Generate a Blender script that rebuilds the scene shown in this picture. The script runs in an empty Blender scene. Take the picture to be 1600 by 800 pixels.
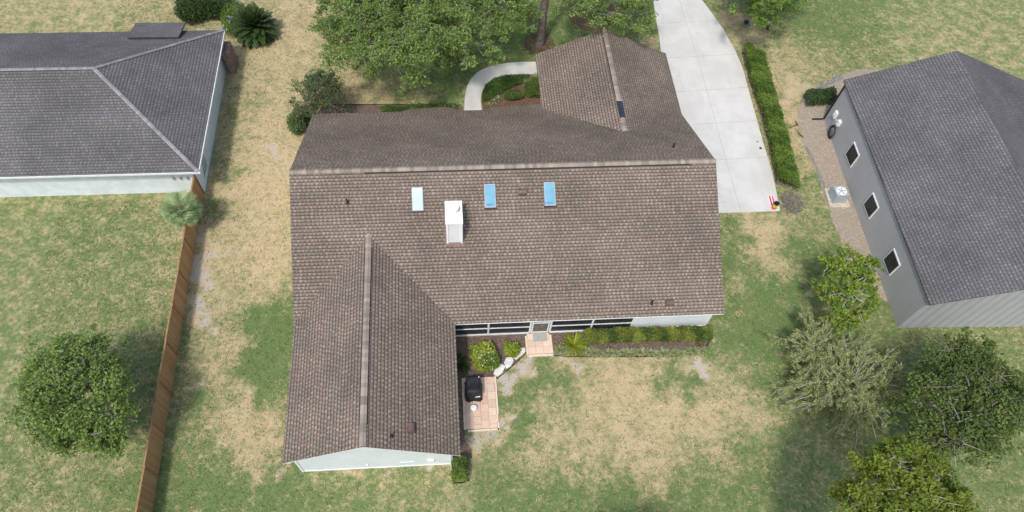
import bpy, math, random
import numpy as np
from mathutils import Vector, Matrix
random.seed(7); rng = np.random.default_rng(11)
S = bpy.context.scene; COL = S.collection
# ------------------------------------------------------------------ camera, sky, sun, exposure
FPX, CX, CY, H = 1048.793, 765.224, 500.038, 37.082          # solved from the photograph (1600 x 800)
_pi, _ro, _ya = [math.radians(v) for v in (61.858, 3.637, 6.659)]
FW = np.array([math.sin(_ya)*math.cos(_pi), math.cos(_ya)*math.cos(_pi), -math.sin(_pi)])
_r = np.array([math.cos(_ya), -math.sin(_ya), 0]); _u = np.cross(_r, FW)
RT = _r*math.cos(_ro)+_u*math.sin(_ro); UP = -_r*math.sin(_ro)+_u*math.cos(_ro)
E = np.array([0, 0, H])
cam = bpy.data.cameras.new('camera'); camo = bpy.data.objects.new('camera', cam); COL.objects.link(camo)
camo.matrix_world = Matrix(((RT[0], UP[0], -FW[0], 0), (RT[1], UP[1], -FW[1], 0), (RT[2], UP[2], -FW[2], H), (0, 0, 0, 1)))
cam.sensor_width = 36; cam.lens = FPX/1600*36
cam.shift_x = (800-CX)/1600; cam.shift_y = (CY-400)/1600
cam.clip_end = 2000; S.camera = camo
SUNV = Vector((-.30, -.56, 1)).normalized()                   # towards the sun
W = bpy.data.worlds.new('World'); S.world = W; W.use_nodes = True
nt = W.node_tree; bg = nt.nodes['Background']
sky = nt.nodes.new('ShaderNodeTexSky'); sky.sky_type = 'NISHITA'; sky.sun_disc = False
sky.sun_elevation = math.asin(SUNV.z); sky.sun_rotation = math.atan2(SUNV.x, SUNV.y)
sky.air_density = 1.0; sky.dust_density = 3.0
nt.links.new(sky.outputs[0], bg.inputs[0]); bg.inputs[1].default_value = .15
sl = bpy.data.lights.new('sun', 'SUN'); sl.energy = 2.0; sl.angle = math.radians(6); sl.color = (1, .95, .88)
so = bpy.data.objects.new('sun', sl); COL.objects.link(so); so.rotation_euler = SUNV.to_track_quat('Z', 'Y').to_euler()
S.view_settings.view_transform = 'Standard'; S.view_settings.look = 'None'; S.view_settings.gamma = 1
S.view_settings.exposure = .36
# ------------------------------------------------------------------ helpers
def ray(px, py): return FW+RT*(px-CX)/FPX-UP*(py-CY)/FPX
def gp(px, py, z=0.):
    """ground point (x, y, z) under a photograph pixel"""
    d = ray(px, py); return E+d*((z-H)/d[2])
def g2(pts, z=0.): return [tuple(gp(a, b, z)[:2]) for a, b in pts]
def tag(o, label=None, cat=None, group=None, kind=None):
    for k, v in (('label', label), ('category', cat), ('group', group), ('kind', kind)):
        if v: o[k] = v
    return o
WORLD = {}
def thing(name, loc, label, cat, group=None, kind=None):
    o = bpy.data.objects.new(name, None); COL.objects.link(o); o.location = loc; o.empty_display_size = .3
    WORLD[o] = np.array(loc, float); return tag(o, label, cat, group, kind)
class B:
    """collects shapes in world coordinates, builds ONE mesh object"""
    def __init__(s): s.v = []; s.f = []; s.uv = []; s.c = []; s.cur = None
    def poly(s, pts, uv=None):
        n = len(s.v); s.v += [tuple(map(float, p)) for p in pts]; s.f.append(list(range(n, n+len(pts))))
        s.uv.append(uv if uv else [(p[0], p[1]) for p in pts]); s.c.append(s.cur or (1, 1, 1)); return s
    def box(s, c, d, rz=0, taper=1.0):
        ca, sa = math.cos(rz), math.sin(rz); P = []
        for z in (-1, 1):
            k = taper if z > 0 else 1
            for x, y in ((-1, -1), (1, -1), (1, 1), (-1, 1)):
                X, Y = x*d[0]/2*k, y*d[1]/2*k
                P.append((c[0]+X*ca-Y*sa, c[1]+X*sa+Y*ca, c[2]+z*d[2]/2))
        for q in ((3, 2, 1, 0), (4, 5, 6, 7), (0, 1, 5, 4), (1, 2, 6, 5), (2, 3, 7, 6), (3, 0, 4, 7)):
            s.poly([P[i] for i in q])
        return s
    def prism(s, pts, z0, z1):
        n = len(pts); A = sum(pts[i][0]*pts[(i+1) % n][1]-pts[(i+1) % n][0]*pts[i][1] for i in range(n))
        if A < 0: pts = pts[::-1]
        s.poly([(x, y, z1) for x, y in pts]); s.poly([(x, y, z0) for x, y in pts[::-1]])
        for i in range(n):
            a, b = pts[i], pts[(i+1) % n]; s.poly([(a[0], a[1], z0), (b[0], b[1], z0), (b[0], b[1], z1), (a[0], a[1], z1)])
        return s
    def slab(s, pts, t, uvs=None):
        """a tilted plate: pts (counter-clockwise from above), thickness t straight down"""
        n = len(pts); s.poly(pts, uvs); lo = [(p[0], p[1], p[2]-t) for p in pts]
        s.poly(lo[::-1], uvs[::-1] if uvs else None)
        for i in range(n):
            j = (i+1) % n; u = [uvs[i], uvs[j], uvs[j], uvs[i]] if uvs else None
            s.poly([lo[i], lo[j], pts[j], pts[i]], u)
        return s
    def tube(s, pts, rad, n=8, cap=True):
        pts = [Vector(p) for p in pts]; rings = []
        if not hasattr(rad, '__len__'): rad = [rad]*len(pts)
        for i, p in enumerate(pts):
            d = (pts[min(i+1, len(pts)-1)]-pts[max(i-1, 0)]).normalized()
            a = d.orthogonal().normalized() if abs(d.z) > .9 else d.cross(Vector((0, 0, 1))).normalized()
            if abs(d.z) > .9: a = (Vector((1, 0, 0))-d*d.x).normalized()
            b = d.cross(a)
            rings.append([p+(a*math.cos(2*math.pi*k/n)+b*math.sin(2*math.pi*k/n))*rad[i] for k in range(n)])
        for i in range(len(rings)-1):
            for k in range(n):
                m = (k+1) % n; s.poly([rings[i][k], rings[i][m], rings[i+1][m], rings[i+1][k]])
        if cap: s.poly(rings[0][::-1]); s.poly(rings[-1])
        return s
    def lathe(s, c, prof, n=20):
        R = [[(c[0]+r*math.cos(2*math.pi*k/n), c[1]+r*math.sin(2*math.pi*k/n), c[2]+z) for k in range(n)] for r, z in prof]
        for i in range(len(R)-1):
            for k in range(n):
                m = (k+1) % n; s.poly([R[i][k], R[i][m], R[i+1][m], R[i+1][k]])
        if prof[0][0] > 1e-4: s.poly(R[0][::-1])
        if prof[-1][0] > 1e-4: s.poly(R[-1])
        return s
    def build(s, name, m, parent=None, origin=None, smooth=False, bevel=0):
        me = bpy.data.meshes.new(name); o = bpy.data.objects.new(name, me); COL.objects.link(o)
        base = WORLD[parent] if parent else np.zeros(3)
        loc = np.array(origin, float)-base if origin is not None else np.zeros(3)
        off = base+loc; v = np.array(s.v)-off
        me.from_pydata([tuple(p) for p in v], [], s.f)
        uvl = me.uv_layers.new(name='UVMap'); flat = [c for f in s.uv for c in f]
        uvl.data.foreach_set('uv', np.array(flat, float).ravel())
        ca = me.color_attributes.new('Col', 'FLOAT_COLOR', 'CORNER')
        cc = [(*c, 1) for c, f in zip(s.c, s.f) for _ in f]; ca.data.foreach_set('color', np.array(cc, float).ravel())
        me.materials.append(m); o.location = loc; WORLD[o] = off
        if parent: o.parent = parent
        if smooth: me.polygons.foreach_set('use_smooth', [True]*len(me.polygons))
        if bevel:
            b = o.modifiers.new('bevel', 'BEVEL'); b.width = bevel; b.segments = 2; b.limit_method = 'ANGLE'
        return o
def npmesh(name, V, F, C, m, parent=None, origin=None, kind=None):
    """fast mesh from arrays: V (n,3), F (m,4), C (n,3) colours per vertex"""
    me = bpy.data.meshes.new(name); o = bpy.data.objects.new(name, me); COL.objects.link(o)
    base = WORLD[parent] if parent else np.zeros(3)
    loc = np.array(origin, float)-base if origin is not None else np.zeros(3)
    k = F.shape[1]
    me.vertices.add(len(V)); me.vertices.foreach_set('co', (V-base-loc).astype(np.float32).ravel())
    me.loops.add(F.size); me.loops.foreach_set('vertex_index', F.astype(np.int32).ravel())
    me.polygons.add(len(F)); me.polygons.foreach_set('loop_start', np.arange(0, F.size, k, dtype=np.int32))
    me.polygons.foreach_set('loop_total', np.full(len(F), k, dtype=np.int32)); me.update(calc_edges=True)
    ca = me.color_attributes.new('Col', 'FLOAT_COLOR', 'POINT')
    ca.data.foreach_set('color', np.concatenate([C, np.ones((len(C), 1))], 1).astype(np.float32).ravel())
    me.materials.append(m); o.location = loc; WORLD[o] = base+loc
    if parent: o.parent = parent
    if kind: o['kind'] = kind
    return o
def norm(a): return a/np.maximum(np.linalg.norm(a, axis=1, keepdims=True), 1e-9)
def leaves(P, size, aspect=.6, up=.4, c0=(.08, .13, .04), c1=(.13, .18, .05), dirs=None, jit=.35, cl=None):
    """rhombic leaves at points P; returns V, F, C"""
    n = len(P); N = norm(rng.normal(size=(n, 3))*(1-up)+np.array([0, 0, 1])*up*1.6)
    T = dirs+rng.normal(size=(n, 3))*.25 if dirs is not None else rng.normal(size=(n, 3))
    T = norm(T-N*np.sum(T*N, 1, keepdims=True)); Bn = np.cross(N, T)
    s = (size*(1-jit/2+jit*rng.random(n)))[:, None]
    V = np.stack([P-T*s/2, P+Bn*s*aspect/2, P+T*s/2, P-Bn*s*aspect/2], 1).reshape(-1, 3)
    F = np.arange(4*n).reshape(n, 4)
    k = rng.random((n, 1)) if cl is None else np.clip(cl[:, None]+rng.normal(size=(n, 1))*.22, 0, 1)
    C = np.array(c0)*(1-k)+np.array(c1)*k; C = C*(.8+.4*rng.random((n, 1)))
    return V, F, np.repeat(C, 4, 0)
def ball(n, inner=.55):
    d = norm(rng.normal(size=(n, 3))); r = (inner**3+(1-inner**3)*rng.random(n))**(1/3); return d*r[:, None]
def inpoly(x, y, poly):
    r = np.zeros(len(x), bool); n = len(poly)
    for i in range(n):
        (x1, y1), (x2, y2) = poly[i], poly[(i+1) % n]
        c = ((y1 > y) != (y2 > y)) & (x < (x2-x1)*(y-y1)/((y2-y1) or 1e-9)+x1); r ^= c
    return r
# ------------------------------------------------------------------ materials
class N:
    def __init__(s, name, rough=.8):
        s.m = bpy.data.materials.new(name); s.m.use_nodes = True; s.t = s.m.node_tree
        s.p = s.t.nodes['Principled BSDF']; s.p.inputs['Roughness'].default_value = rough
        s.p.inputs['Specular IOR Level'].default_value = .25
    def n(s, ty, **kw):
        o = s.t.nodes.new(ty)
        for k, v in kw.items():
            if k in ('op',): o.operation = v
            elif k.startswith('i'): s.put(o.inputs[int(k[1:])], v)
            else: setattr(o, k, v)
        return o
    def put(s, sock, v):
        if isinstance(v, bpy.types.NodeSocket): s.t.links.new(v, sock)
        else: sock.default_value = v
    def ma(s, op, a, b=0., c=0., clamp=False):
        o = s.t.nodes.new('ShaderNodeMath'); o.operation = op; o.use_clamp = clamp
        for i, v in enumerate((a, b, c)): s.put(o.inputs[i], v)
        return o.outputs[0]
    def mix(s, f, a, b, blend='MIX'):
        o = s.t.nodes.new('ShaderNodeMix'); o.data_type = 'RGBA'; o.blend_type = blend
        s.put(o.inputs[0], f)
        for i, v in ((6, a), (7, b)): s.put(o.inputs[i], (*v, 1) if isinstance(v, tuple) and len(v) == 3 else v)
        return o.outputs[2]
    def noise(s, vec, scale, detail=3, rough=.6):
        o = s.t.nodes.new('ShaderNodeTexNoise'); o.inputs['Scale'].default_value = scale
        o.inputs['Detail'].default_value = detail; o.inputs['Roughness'].default_value = rough
        s.t.links.new(vec, o.inputs['Vector']); return o.outputs[0]
    def pos(s): return s.n('ShaderNodeNewGeometry').outputs['Position']
    def step(s, v, a, b):
        o = s.t.nodes.new('ShaderNodeMapRange'); o.interpolation_type = 'SMOOTHSTEP'
        s.put(o.inputs[0], v); o.inputs[1].default_value = a; o.inputs[2].default_value = b; return o.outputs[0]
    def base(s, c): s.put(s.p.inputs['Base Color'], c); return s
    def bump(s, h, strength=.3, dist=.02):
        b = s.t.nodes.new('ShaderNodeBump'); b.inputs['Strength'].default_value = strength; b.inputs['Distance'].default_value = dist
        s.t.links.new(h, b.inputs['Height']); s.t.links.new(b.outputs[0], s.p.inputs['Normal']); return s
def simple(name, c, rough=.7, var=.12, scale=6, bump=0, c2=None, spec=.25, metal=0):
    a = N(name, rough); ps = a.pos(); v = a.noise(ps, scale, 4)
    c2 = c2 or tuple(x*(1-2*var) for x in c); hi = tuple(min(1, x*(1+var)) for x in c)
    a.base(a.mix(a.step(v, .3, .7), c2, hi))
    a.p.inputs['Specular IOR Level'].default_value = spec; a.p.inputs['Metallic'].default_value = metal
    if bump: a.bump(a.noise(ps, scale*5, 3), bump)
    return a.m
def foliage(name, trans=.35, rough=.55):
    a = N(name, rough); at = a.n('ShaderNodeVertexColor', layer_name='Col').outputs[0]; a.base(at)
    tr = a.n('ShaderNodeBsdfTranslucent'); a.t.links.new(a.mix(1., at, (1.3, 1.25, .7), 'MULTIPLY'), tr.inputs[0])
    mx = a.n('ShaderNodeMixShader'); mx.inputs[0].default_value = trans
    a.t.links.new(a.p.outputs[0], mx.inputs[1]); a.t.links.new(tr.outputs[0], mx.inputs[2])
    a.t.links.new(mx.outputs[0], a.t.nodes['Material Output'].inputs[0]); return a.m
def vcol(name, rough=.8, bump=0, var=.25, scale=7):
    a = N(name, rough); at = a.n('ShaderNodeVertexColor', layer_name='Col').outputs[0]; ps = a.pos()
    v = a.ma('MULTIPLY_ADD', a.noise(ps, scale, 4), 2*var, 1-var)
    mv = a.n('ShaderNodeVectorMath', operation='SCALE'); a.t.links.new(at, mv.inputs[0]); a.t.links.new(v, mv.inputs['Scale'])
    a.base(mv.outputs[0])
    if bump: a.bump(a.noise(ps, 40, 3), bump)
    return a.m
def shingle(name, tan, mid, dark, rowh=.2, tabw=.26):
    """laminated shingles: u runs along the eave, v up the slope, both in metres"""
    a = N(name, .9); a.p.inputs['Specular IOR Level'].default_value = .12
    uv = a.n('ShaderNodeUVMap', uv_map='UVMap').outputs[0]; sp = a.n('ShaderNodeSeparateXYZ', i0=uv)
    wob = a.ma('MULTIPLY_ADD', a.noise(uv, .6, 2), .03, -.015)
    v = a.ma('DIVIDE', a.ma('ADD', sp.outputs[1], wob), rowh); row = a.ma('FLOOR', v); fv = a.ma('FRACT', v)
    def wn(x, y):
        c = a.n('ShaderNodeCombineXYZ', i0=x, i1=y); w = a.n('ShaderNodeTexWhiteNoise', noise_dimensions='2D')
        a.t.links.new(c.outputs[0], w.inputs['Vector']); return w.outputs['Value']
    ro = wn(row, 3.7)
    u = a.ma('ADD', a.ma('DIVIDE', sp.outputs[0], tabw), a.ma('MULTIPLY', ro, 7.3))
    u = a.ma('ADD', u, a.ma('MULTIPLY', a.noise(uv, 1.7, 1), .9))
    cell = a.ma('FLOOR', u); fu = a.ma('FRACT', u); r1 = wn(cell, row); r2 = wn(a.ma('ADD', cell, 41.3), row)
    wide = a.ma('MULTIPLY_ADD', r1, .32, .26)                     # width of the raised tooth
    hgt = a.ma('MULTIPLY_ADD', r2, .25, .70)
    tooth = a.ma('MULTIPLY', a.ma('LESS_THAN', fu, wide), a.ma('MULTIPLY', a.ma('GREATER_THAN', fv, .14), a.ma('LESS_THAN', fv, hgt)))
    tone = a.mix(wn(a.ma('ADD', cell, 41.3), row), tuple(c*.78 for c in tan), tuple(min(1, c*1.15) for c in tan))
    lay = a.mix(a.noise(uv, 2.6, 3, .7), tuple(c*.72 for c in mid), tuple(c*1.28 for c in mid))
    lay = a.mix(a.ma('MULTIPLY', wn(a.ma('FLOOR', a.ma('MULTIPLY', u, .45)), row), .5), lay, tuple(c*1.3 for c in mid))
    c = a.mix(tooth, lay, tone)
    band = a.ma('SUBTRACT', 1., a.step(fv, .12, .38)); band = a.ma('MAXIMUM', band, a.step(fv, .93, 1.0))
    gap = a.ma('MULTIPLY', a.ma('SUBTRACT', 1., a.ma('LESS_THAN', fu, wide)), a.ma('LESS_THAN', fv, .55))
    c = a.mix(a.ma('MULTIPLY', gap, .38), c, dark)
    c = a.mix(a.ma('MULTIPLY', band, .82), c, dark)               # printed shadow line of every course
    blotch = a.ma('MULTIPLY_ADD', a.step(a.noise(uv, .22, 5, .7), .3, .72), .36, .80)
    g = a.ma('MULTIPLY_ADD', a.noise(uv, 60, 2), .4, .8)
    k = a.ma('MULTIPLY', blotch, g); mv = a.n('ShaderNodeVectorMath', operation='SCALE')
    a.t.links.new(c, mv.inputs[0]); a.t.links.new(k, mv.inputs['Scale']); a.base(mv.outputs[0])
    a.bump(a.ma('ADD', a.ma('MULTIPLY', tooth, .5), a.ma('SUBTRACT', 1., fv)), .35, .012); return a.m
def siding(name, c, pitch=.16, vertical=False, groove=.55):
    a = N(name, .55); ps = a.pos(); sp = a.n('ShaderNodeSeparateXYZ', i0=ps)
    h = a.ma('ADD', sp.outputs[1], a.ma('MULTIPLY', sp.outputs[0], .35)) if vertical else sp.outputs[2]
    fz = a.ma('FRACT', a.ma('DIVIDE', h, pitch)); ln = a.ma('SUBTRACT', 1., a.step(fz, .02, .42))
    var = a.mix(a.step(a.noise(ps, .9, 4), .3, .7), tuple(x*.93 for x in c), c)
    a.base(a.mix(a.ma('MULTIPLY', ln, groove), var, tuple(x*.55 for x in c))); a.bump(fz, .5, .015); return a.m
M = {}
M['shingle'] = shingle('brown_shingles', (.270, .224, .176), (.184, .150, .120), (.067, .054, .046), .195, .25)
M['shingle_grey'] = shingle('grey_shingles', (.17, .165, .165), (.125, .122, .124), (.07, .068, .07), .2, .24)
M['cap'] = vcol('ridge_shingles', .9, .2, .12, 9)
M['vent_dark'] = simple('dark_vent_gap', (.035, .03, .03), .8)
M['white'] = simple('white_trim', (.74, .77, .78), .5, .04, 2)
M['siding'] = siding('pale_lap_siding', (.74, .795, .815), groove=.25)
M['chim'] = siding('chimney_lap_siding', (.80, .84, .85), .145, groove=.22)
M['grey_siding'] = siding('grey_board_siding', (.40, .41, .42), .2, True)
M['nbr_wall'] = simple('pale_blue_render', (.67, .74, .765), .7, .05, 1.5)
M['capwhite'] = simple('white_painted_metal', (.86, .86, .84), .4, .03, 3)
M['screen'] = simple('dark_insect_screen', (.022, .026, .03), .5, .35, 1.3, spec=.4)
M['alu'] = simple('white_aluminium', (.68, .72, .74), .4, .04, 3)
M['brownmetal'] = simple('brown_metal', (.16, .092, .086), .28, .1, 5, spec=.5)
M['darkpipe'] = simple('dark_pipe', (.04, .03, .03), .5)
M['blueglass'] = simple('blue_skylight_glass', (.16, .39, .52), .12, .06, 1.5, spec=.6)
M['paleglass'] = simple('pale_skylight_glass', (.50, .73, .82), .1, .06, 1.2, spec=.6)
M['steel'] = simple('grey_frame_metal', (.38, .40, .42), .4, .05, 4)
M['tarp'] = simple('blue_black_plastic', (.03, .04, .06), .35, .3, 12, spec=.5)
def concrete():
    a = N('pale_concrete', .85); ps = a.pos()
    c = a.mix(a.step(a.noise(ps, .45, 5, .65), .32, .7), (.525, .52, .49), (.61, .605, .575))
    c = a.mix(a.ma('MULTIPLY', a.step(a.noise(ps, 1.3, 6, .75), .56, .75), .28), c, (.43, .43, .41))
    c = a.mix(a.ma('MULTIPLY', a.step(a.noise(ps, 9, 3), .62, .8), .3), c, (.42, .42, .40))
    sx = a.n('ShaderNodeMapping', vector_type='POINT'); sx.inputs['Scale'].default_value = (1.6, .12, 1); a.t.links.new(ps, sx.inputs['Vector'])
    c = a.mix(a.ma('MULTIPLY', a.step(a.noise(sx.outputs[0], 1.0, 5, .7), .52, .72), .30), c, (.40, .40, .385))
    c = a.mix(a.ma('MULTIPLY', a.step(a.noise(ps, .8, 2), .66, .73), .3), c, (.36, .36, .34))
    a.base(c); a.bump(a.noise(ps, 50, 3), .1); return a.m
M['concrete'] = concrete()
M['joint'] = simple('concrete_joint', (.36, .36, .34), .9)
M['asphalt'] = simple('asphalt', (.07, .07, .07), .9, .2, 3)
def mulchmat(name, a0, a1, spec):
    a = N(name, .95); ps = a.pos()
    c = a.mix(a.step(a.noise(ps, 13, 4, .75), .35, .68), a0, a1)
    c = a.mix(a.step(a.noise(ps, 1.1, 3), .4, .75), c, tuple(x*1.25 for x in a0))
    c = a.mix(a.ma('MULTIPLY', a.step(a.noise(ps, 3.4, 4, .7), .48, .66), .45), c, tuple(x*.62+y*.38 for x, y in zip(a1, spec)))
    c = a.mix(a.step(a.noise(ps, 15, 3, .7), .56, .66), c, spec); a.base(c); a.bump(a.noise(ps, 28, 4), .9, .05); return a.m
M['mulch'] = mulchmat('bark_mulch', (.085, .06, .048), (.20, .145, .115), (.42, .34, .285))
M['pine_straw'] = mulchmat('red_pine_straw', (.085, .05, .032), (.19, .115, .075), (.30, .21, .14))
M['chips'] = mulchmat('grey_wood_chips', (.25, .205, .155), (.43, .365, .285), (.56, .51, .44))
M['greymulch'] = mulchmat('grey_edging_stone', (.16, .145, .14), (.30, .28, .27), (.42, .40, .38))
M['edging'] = simple('black_edging', (.03, .028, .026), .7)
M['paver'] = vcol('tan_pavers', .85, .15, .16, 5)
M['rock'] = simple('pale_limestone', (.66, .67, .63), .8, .1, 4, .3)
M['leaf'] = foliage('leaves', .42); M['leafdark'] = foliage('waxy_leaves', .18, .45); M['blade'] = foliage('grass_blades', .25, .7)
M['petal'] = foliage('petals', .3, .6)
M['bark'] = simple('lichen_bark', (.30, .28, .255), .9, .25, 8, .6, c2=(.14, .12, .105))
M['palebark'] = simple('pale_bark', (.44, .42, .38), .9, .2, 8, .5, c2=(.22, .2, .18))
M['pinebark'] = simple('pine_bark', (.20, .165, .145), .95, .2, 9, .8, c2=(.085, .068, .06))
M['stem'] = simple('woody_stem', (.13, .10, .075), .9, .2, 9)
def fencewood():
    a = N('cedar_pickets', .8); ps = a.pos(); sp = a.n('ShaderNodeSeparateXYZ', i0=ps)
    f = a.ma('DIVIDE', sp.outputs[1], .14); fr = a.ma('FRACT', f)
    w = a.n('ShaderNodeTexWhiteNoise', noise_dimensions='1D'); a.t.links.new(a.ma('FLOOR', f), w.inputs['W'])
    c = a.mix(w.outputs['Value'], (.36, .20, .09), (.47, .28, .135))
    c = a.mix(a.ma('MULTIPLY', a.ma('SUBTRACT', 1., a.step(fr, .02, .1)), .6), c, (.17, .095, .045))
    c = a.mix(a.ma('MULTIPLY', a.step(a.noise(ps, 2.2, 4), .45, .8), .4), c, (.36, .25, .16)); a.base(c); a.bump(fr, .3, .01); return a.m
M['fence'] = fencewood(); M['fencetrim'] = simple('cedar_rail', (.33, .20, .10), .8, .12, 5)
M['grillcover'] = simple('black_vinyl_cover', (.026, .027, .03), .6, .25, 3, .25, spec=.25)
M['bright'] = simple('white_plastic', (.80, .81, .82), .35, .04, 4, spec=.5)
M['red'] = simple('red_plastic', (.62, .05, .09), .5, .1, 6); M['yellow'] = simple('yellow_plastic', (.72, .46, .03), .45, .08, 6)
M['black'] = simple('black_plastic', (.015, .015, .016), .5); M['hvac'] = simple('grey_painted_metal', (.34, .38, .41), .45, .06, 4, spec=.5)
M['navy'] = simple('dark_blue_plastic', (.02, .035, .09), .4); M['brick'] = simple('brown_brick', (.26, .19, .155), .9, .2, 8, .4)
M['hose'] = simple('dark_green_rubber', (.02, .028, .024), .5)
# ------------------------------------------------------------------ ground
SR = .475; ZR, YR = 6.49, 26.485; XL, XR = -9.13, 16.11; YB, YF = 18.19, 35.22
def zrear(y): return ZR-SR*(YR-y)
def zfront(y): return ZR-SR*(y-YR)
DRIVE = [(15.9, 27.39)]+g2([(1219, 330), (1207, 272), (1192, 222), (1172, 150), (1160, 106), (1150, 82), (1131, 48), (1108, 15), (1090, -8)])+[(21.2, 56), (20.9, 72), (16.4, 72), (17.6, 56)]+g2([(1019, -12), (1024, 25), (1030, 58), (1033, 84)])+[(17.3, 42.5), (16.5, 40.2), (16.5, 34), (15.9, 34)]
WALK = g2([(845, 97), (815, 97), (790, 99), (772, 102), (757, 107), (745, 114), (735, 125), (729, 137), (726, 155), (725, 176)])+[(1.35, 34.9), (2.75, 34.9)]+g2([(753, 176), (751, 155), (754, 142), (761, 131), (772, 123), (790, 118), (812, 116), (846, 116)])
ISLAND = g2([(754, 166), (752, 150), (757, 135), (770, 124), (790, 119), (846, 117)])+[(7.2, 35.0), (2.8, 35.0)]
BED1 = [(-.37, 18.66), (-.37, 10.9), (.72, 10.9)]+g2([(726, 672), (724, 594), (745, 592), (776, 590), (792, 578), (815, 556), (823, 548)])+[(4.52, 17.4), (4.52, 18.66)]
BED2 = [(5.9, 18.66)]+g2([(862, 540), (868, 554), (900, 557), (985, 557), (1060, 556), (1090, 551), (1104, 540), (1113, 525), (1114, 508)])+[(15.9, 18.66)]
BED3 = [(-8.6, 34.72)]+g2([(500, 164), (560, 164), (640, 164), (715, 163), (722, 168), (724, 178)])+[(1.1, 34.72)]
RBED = g2([(1302, 345), (1292, 320), (1282, 285), (1270, 258), (1256, 228), (1248, 195), (1247, 170), (1255, 152), (1275, 138), (1300, 122), (1340, 108)])+[(36, 41), (36, 20), (28, 20)]+g2([(1318, 400), (1312, 370)])
PATIO = [(.42, 12.55), (2.42, 12.55), (2.46, 15.82), (.46, 15.82)]
PAD = [(4.45, 17.08), (5.95, 17.08), (6.0, 18.66), (4.5, 18.66)]
HOUSE = [(-8.6, 10.7), (-.4, 10.7), (-.4, 18.7), (15.8, 18.7), (15.8, 35), (16.3, 35), (16.3, 40.5), (7.3, 40.5), (7.3, 34.7), (-8.6, 34.7)]
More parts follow.
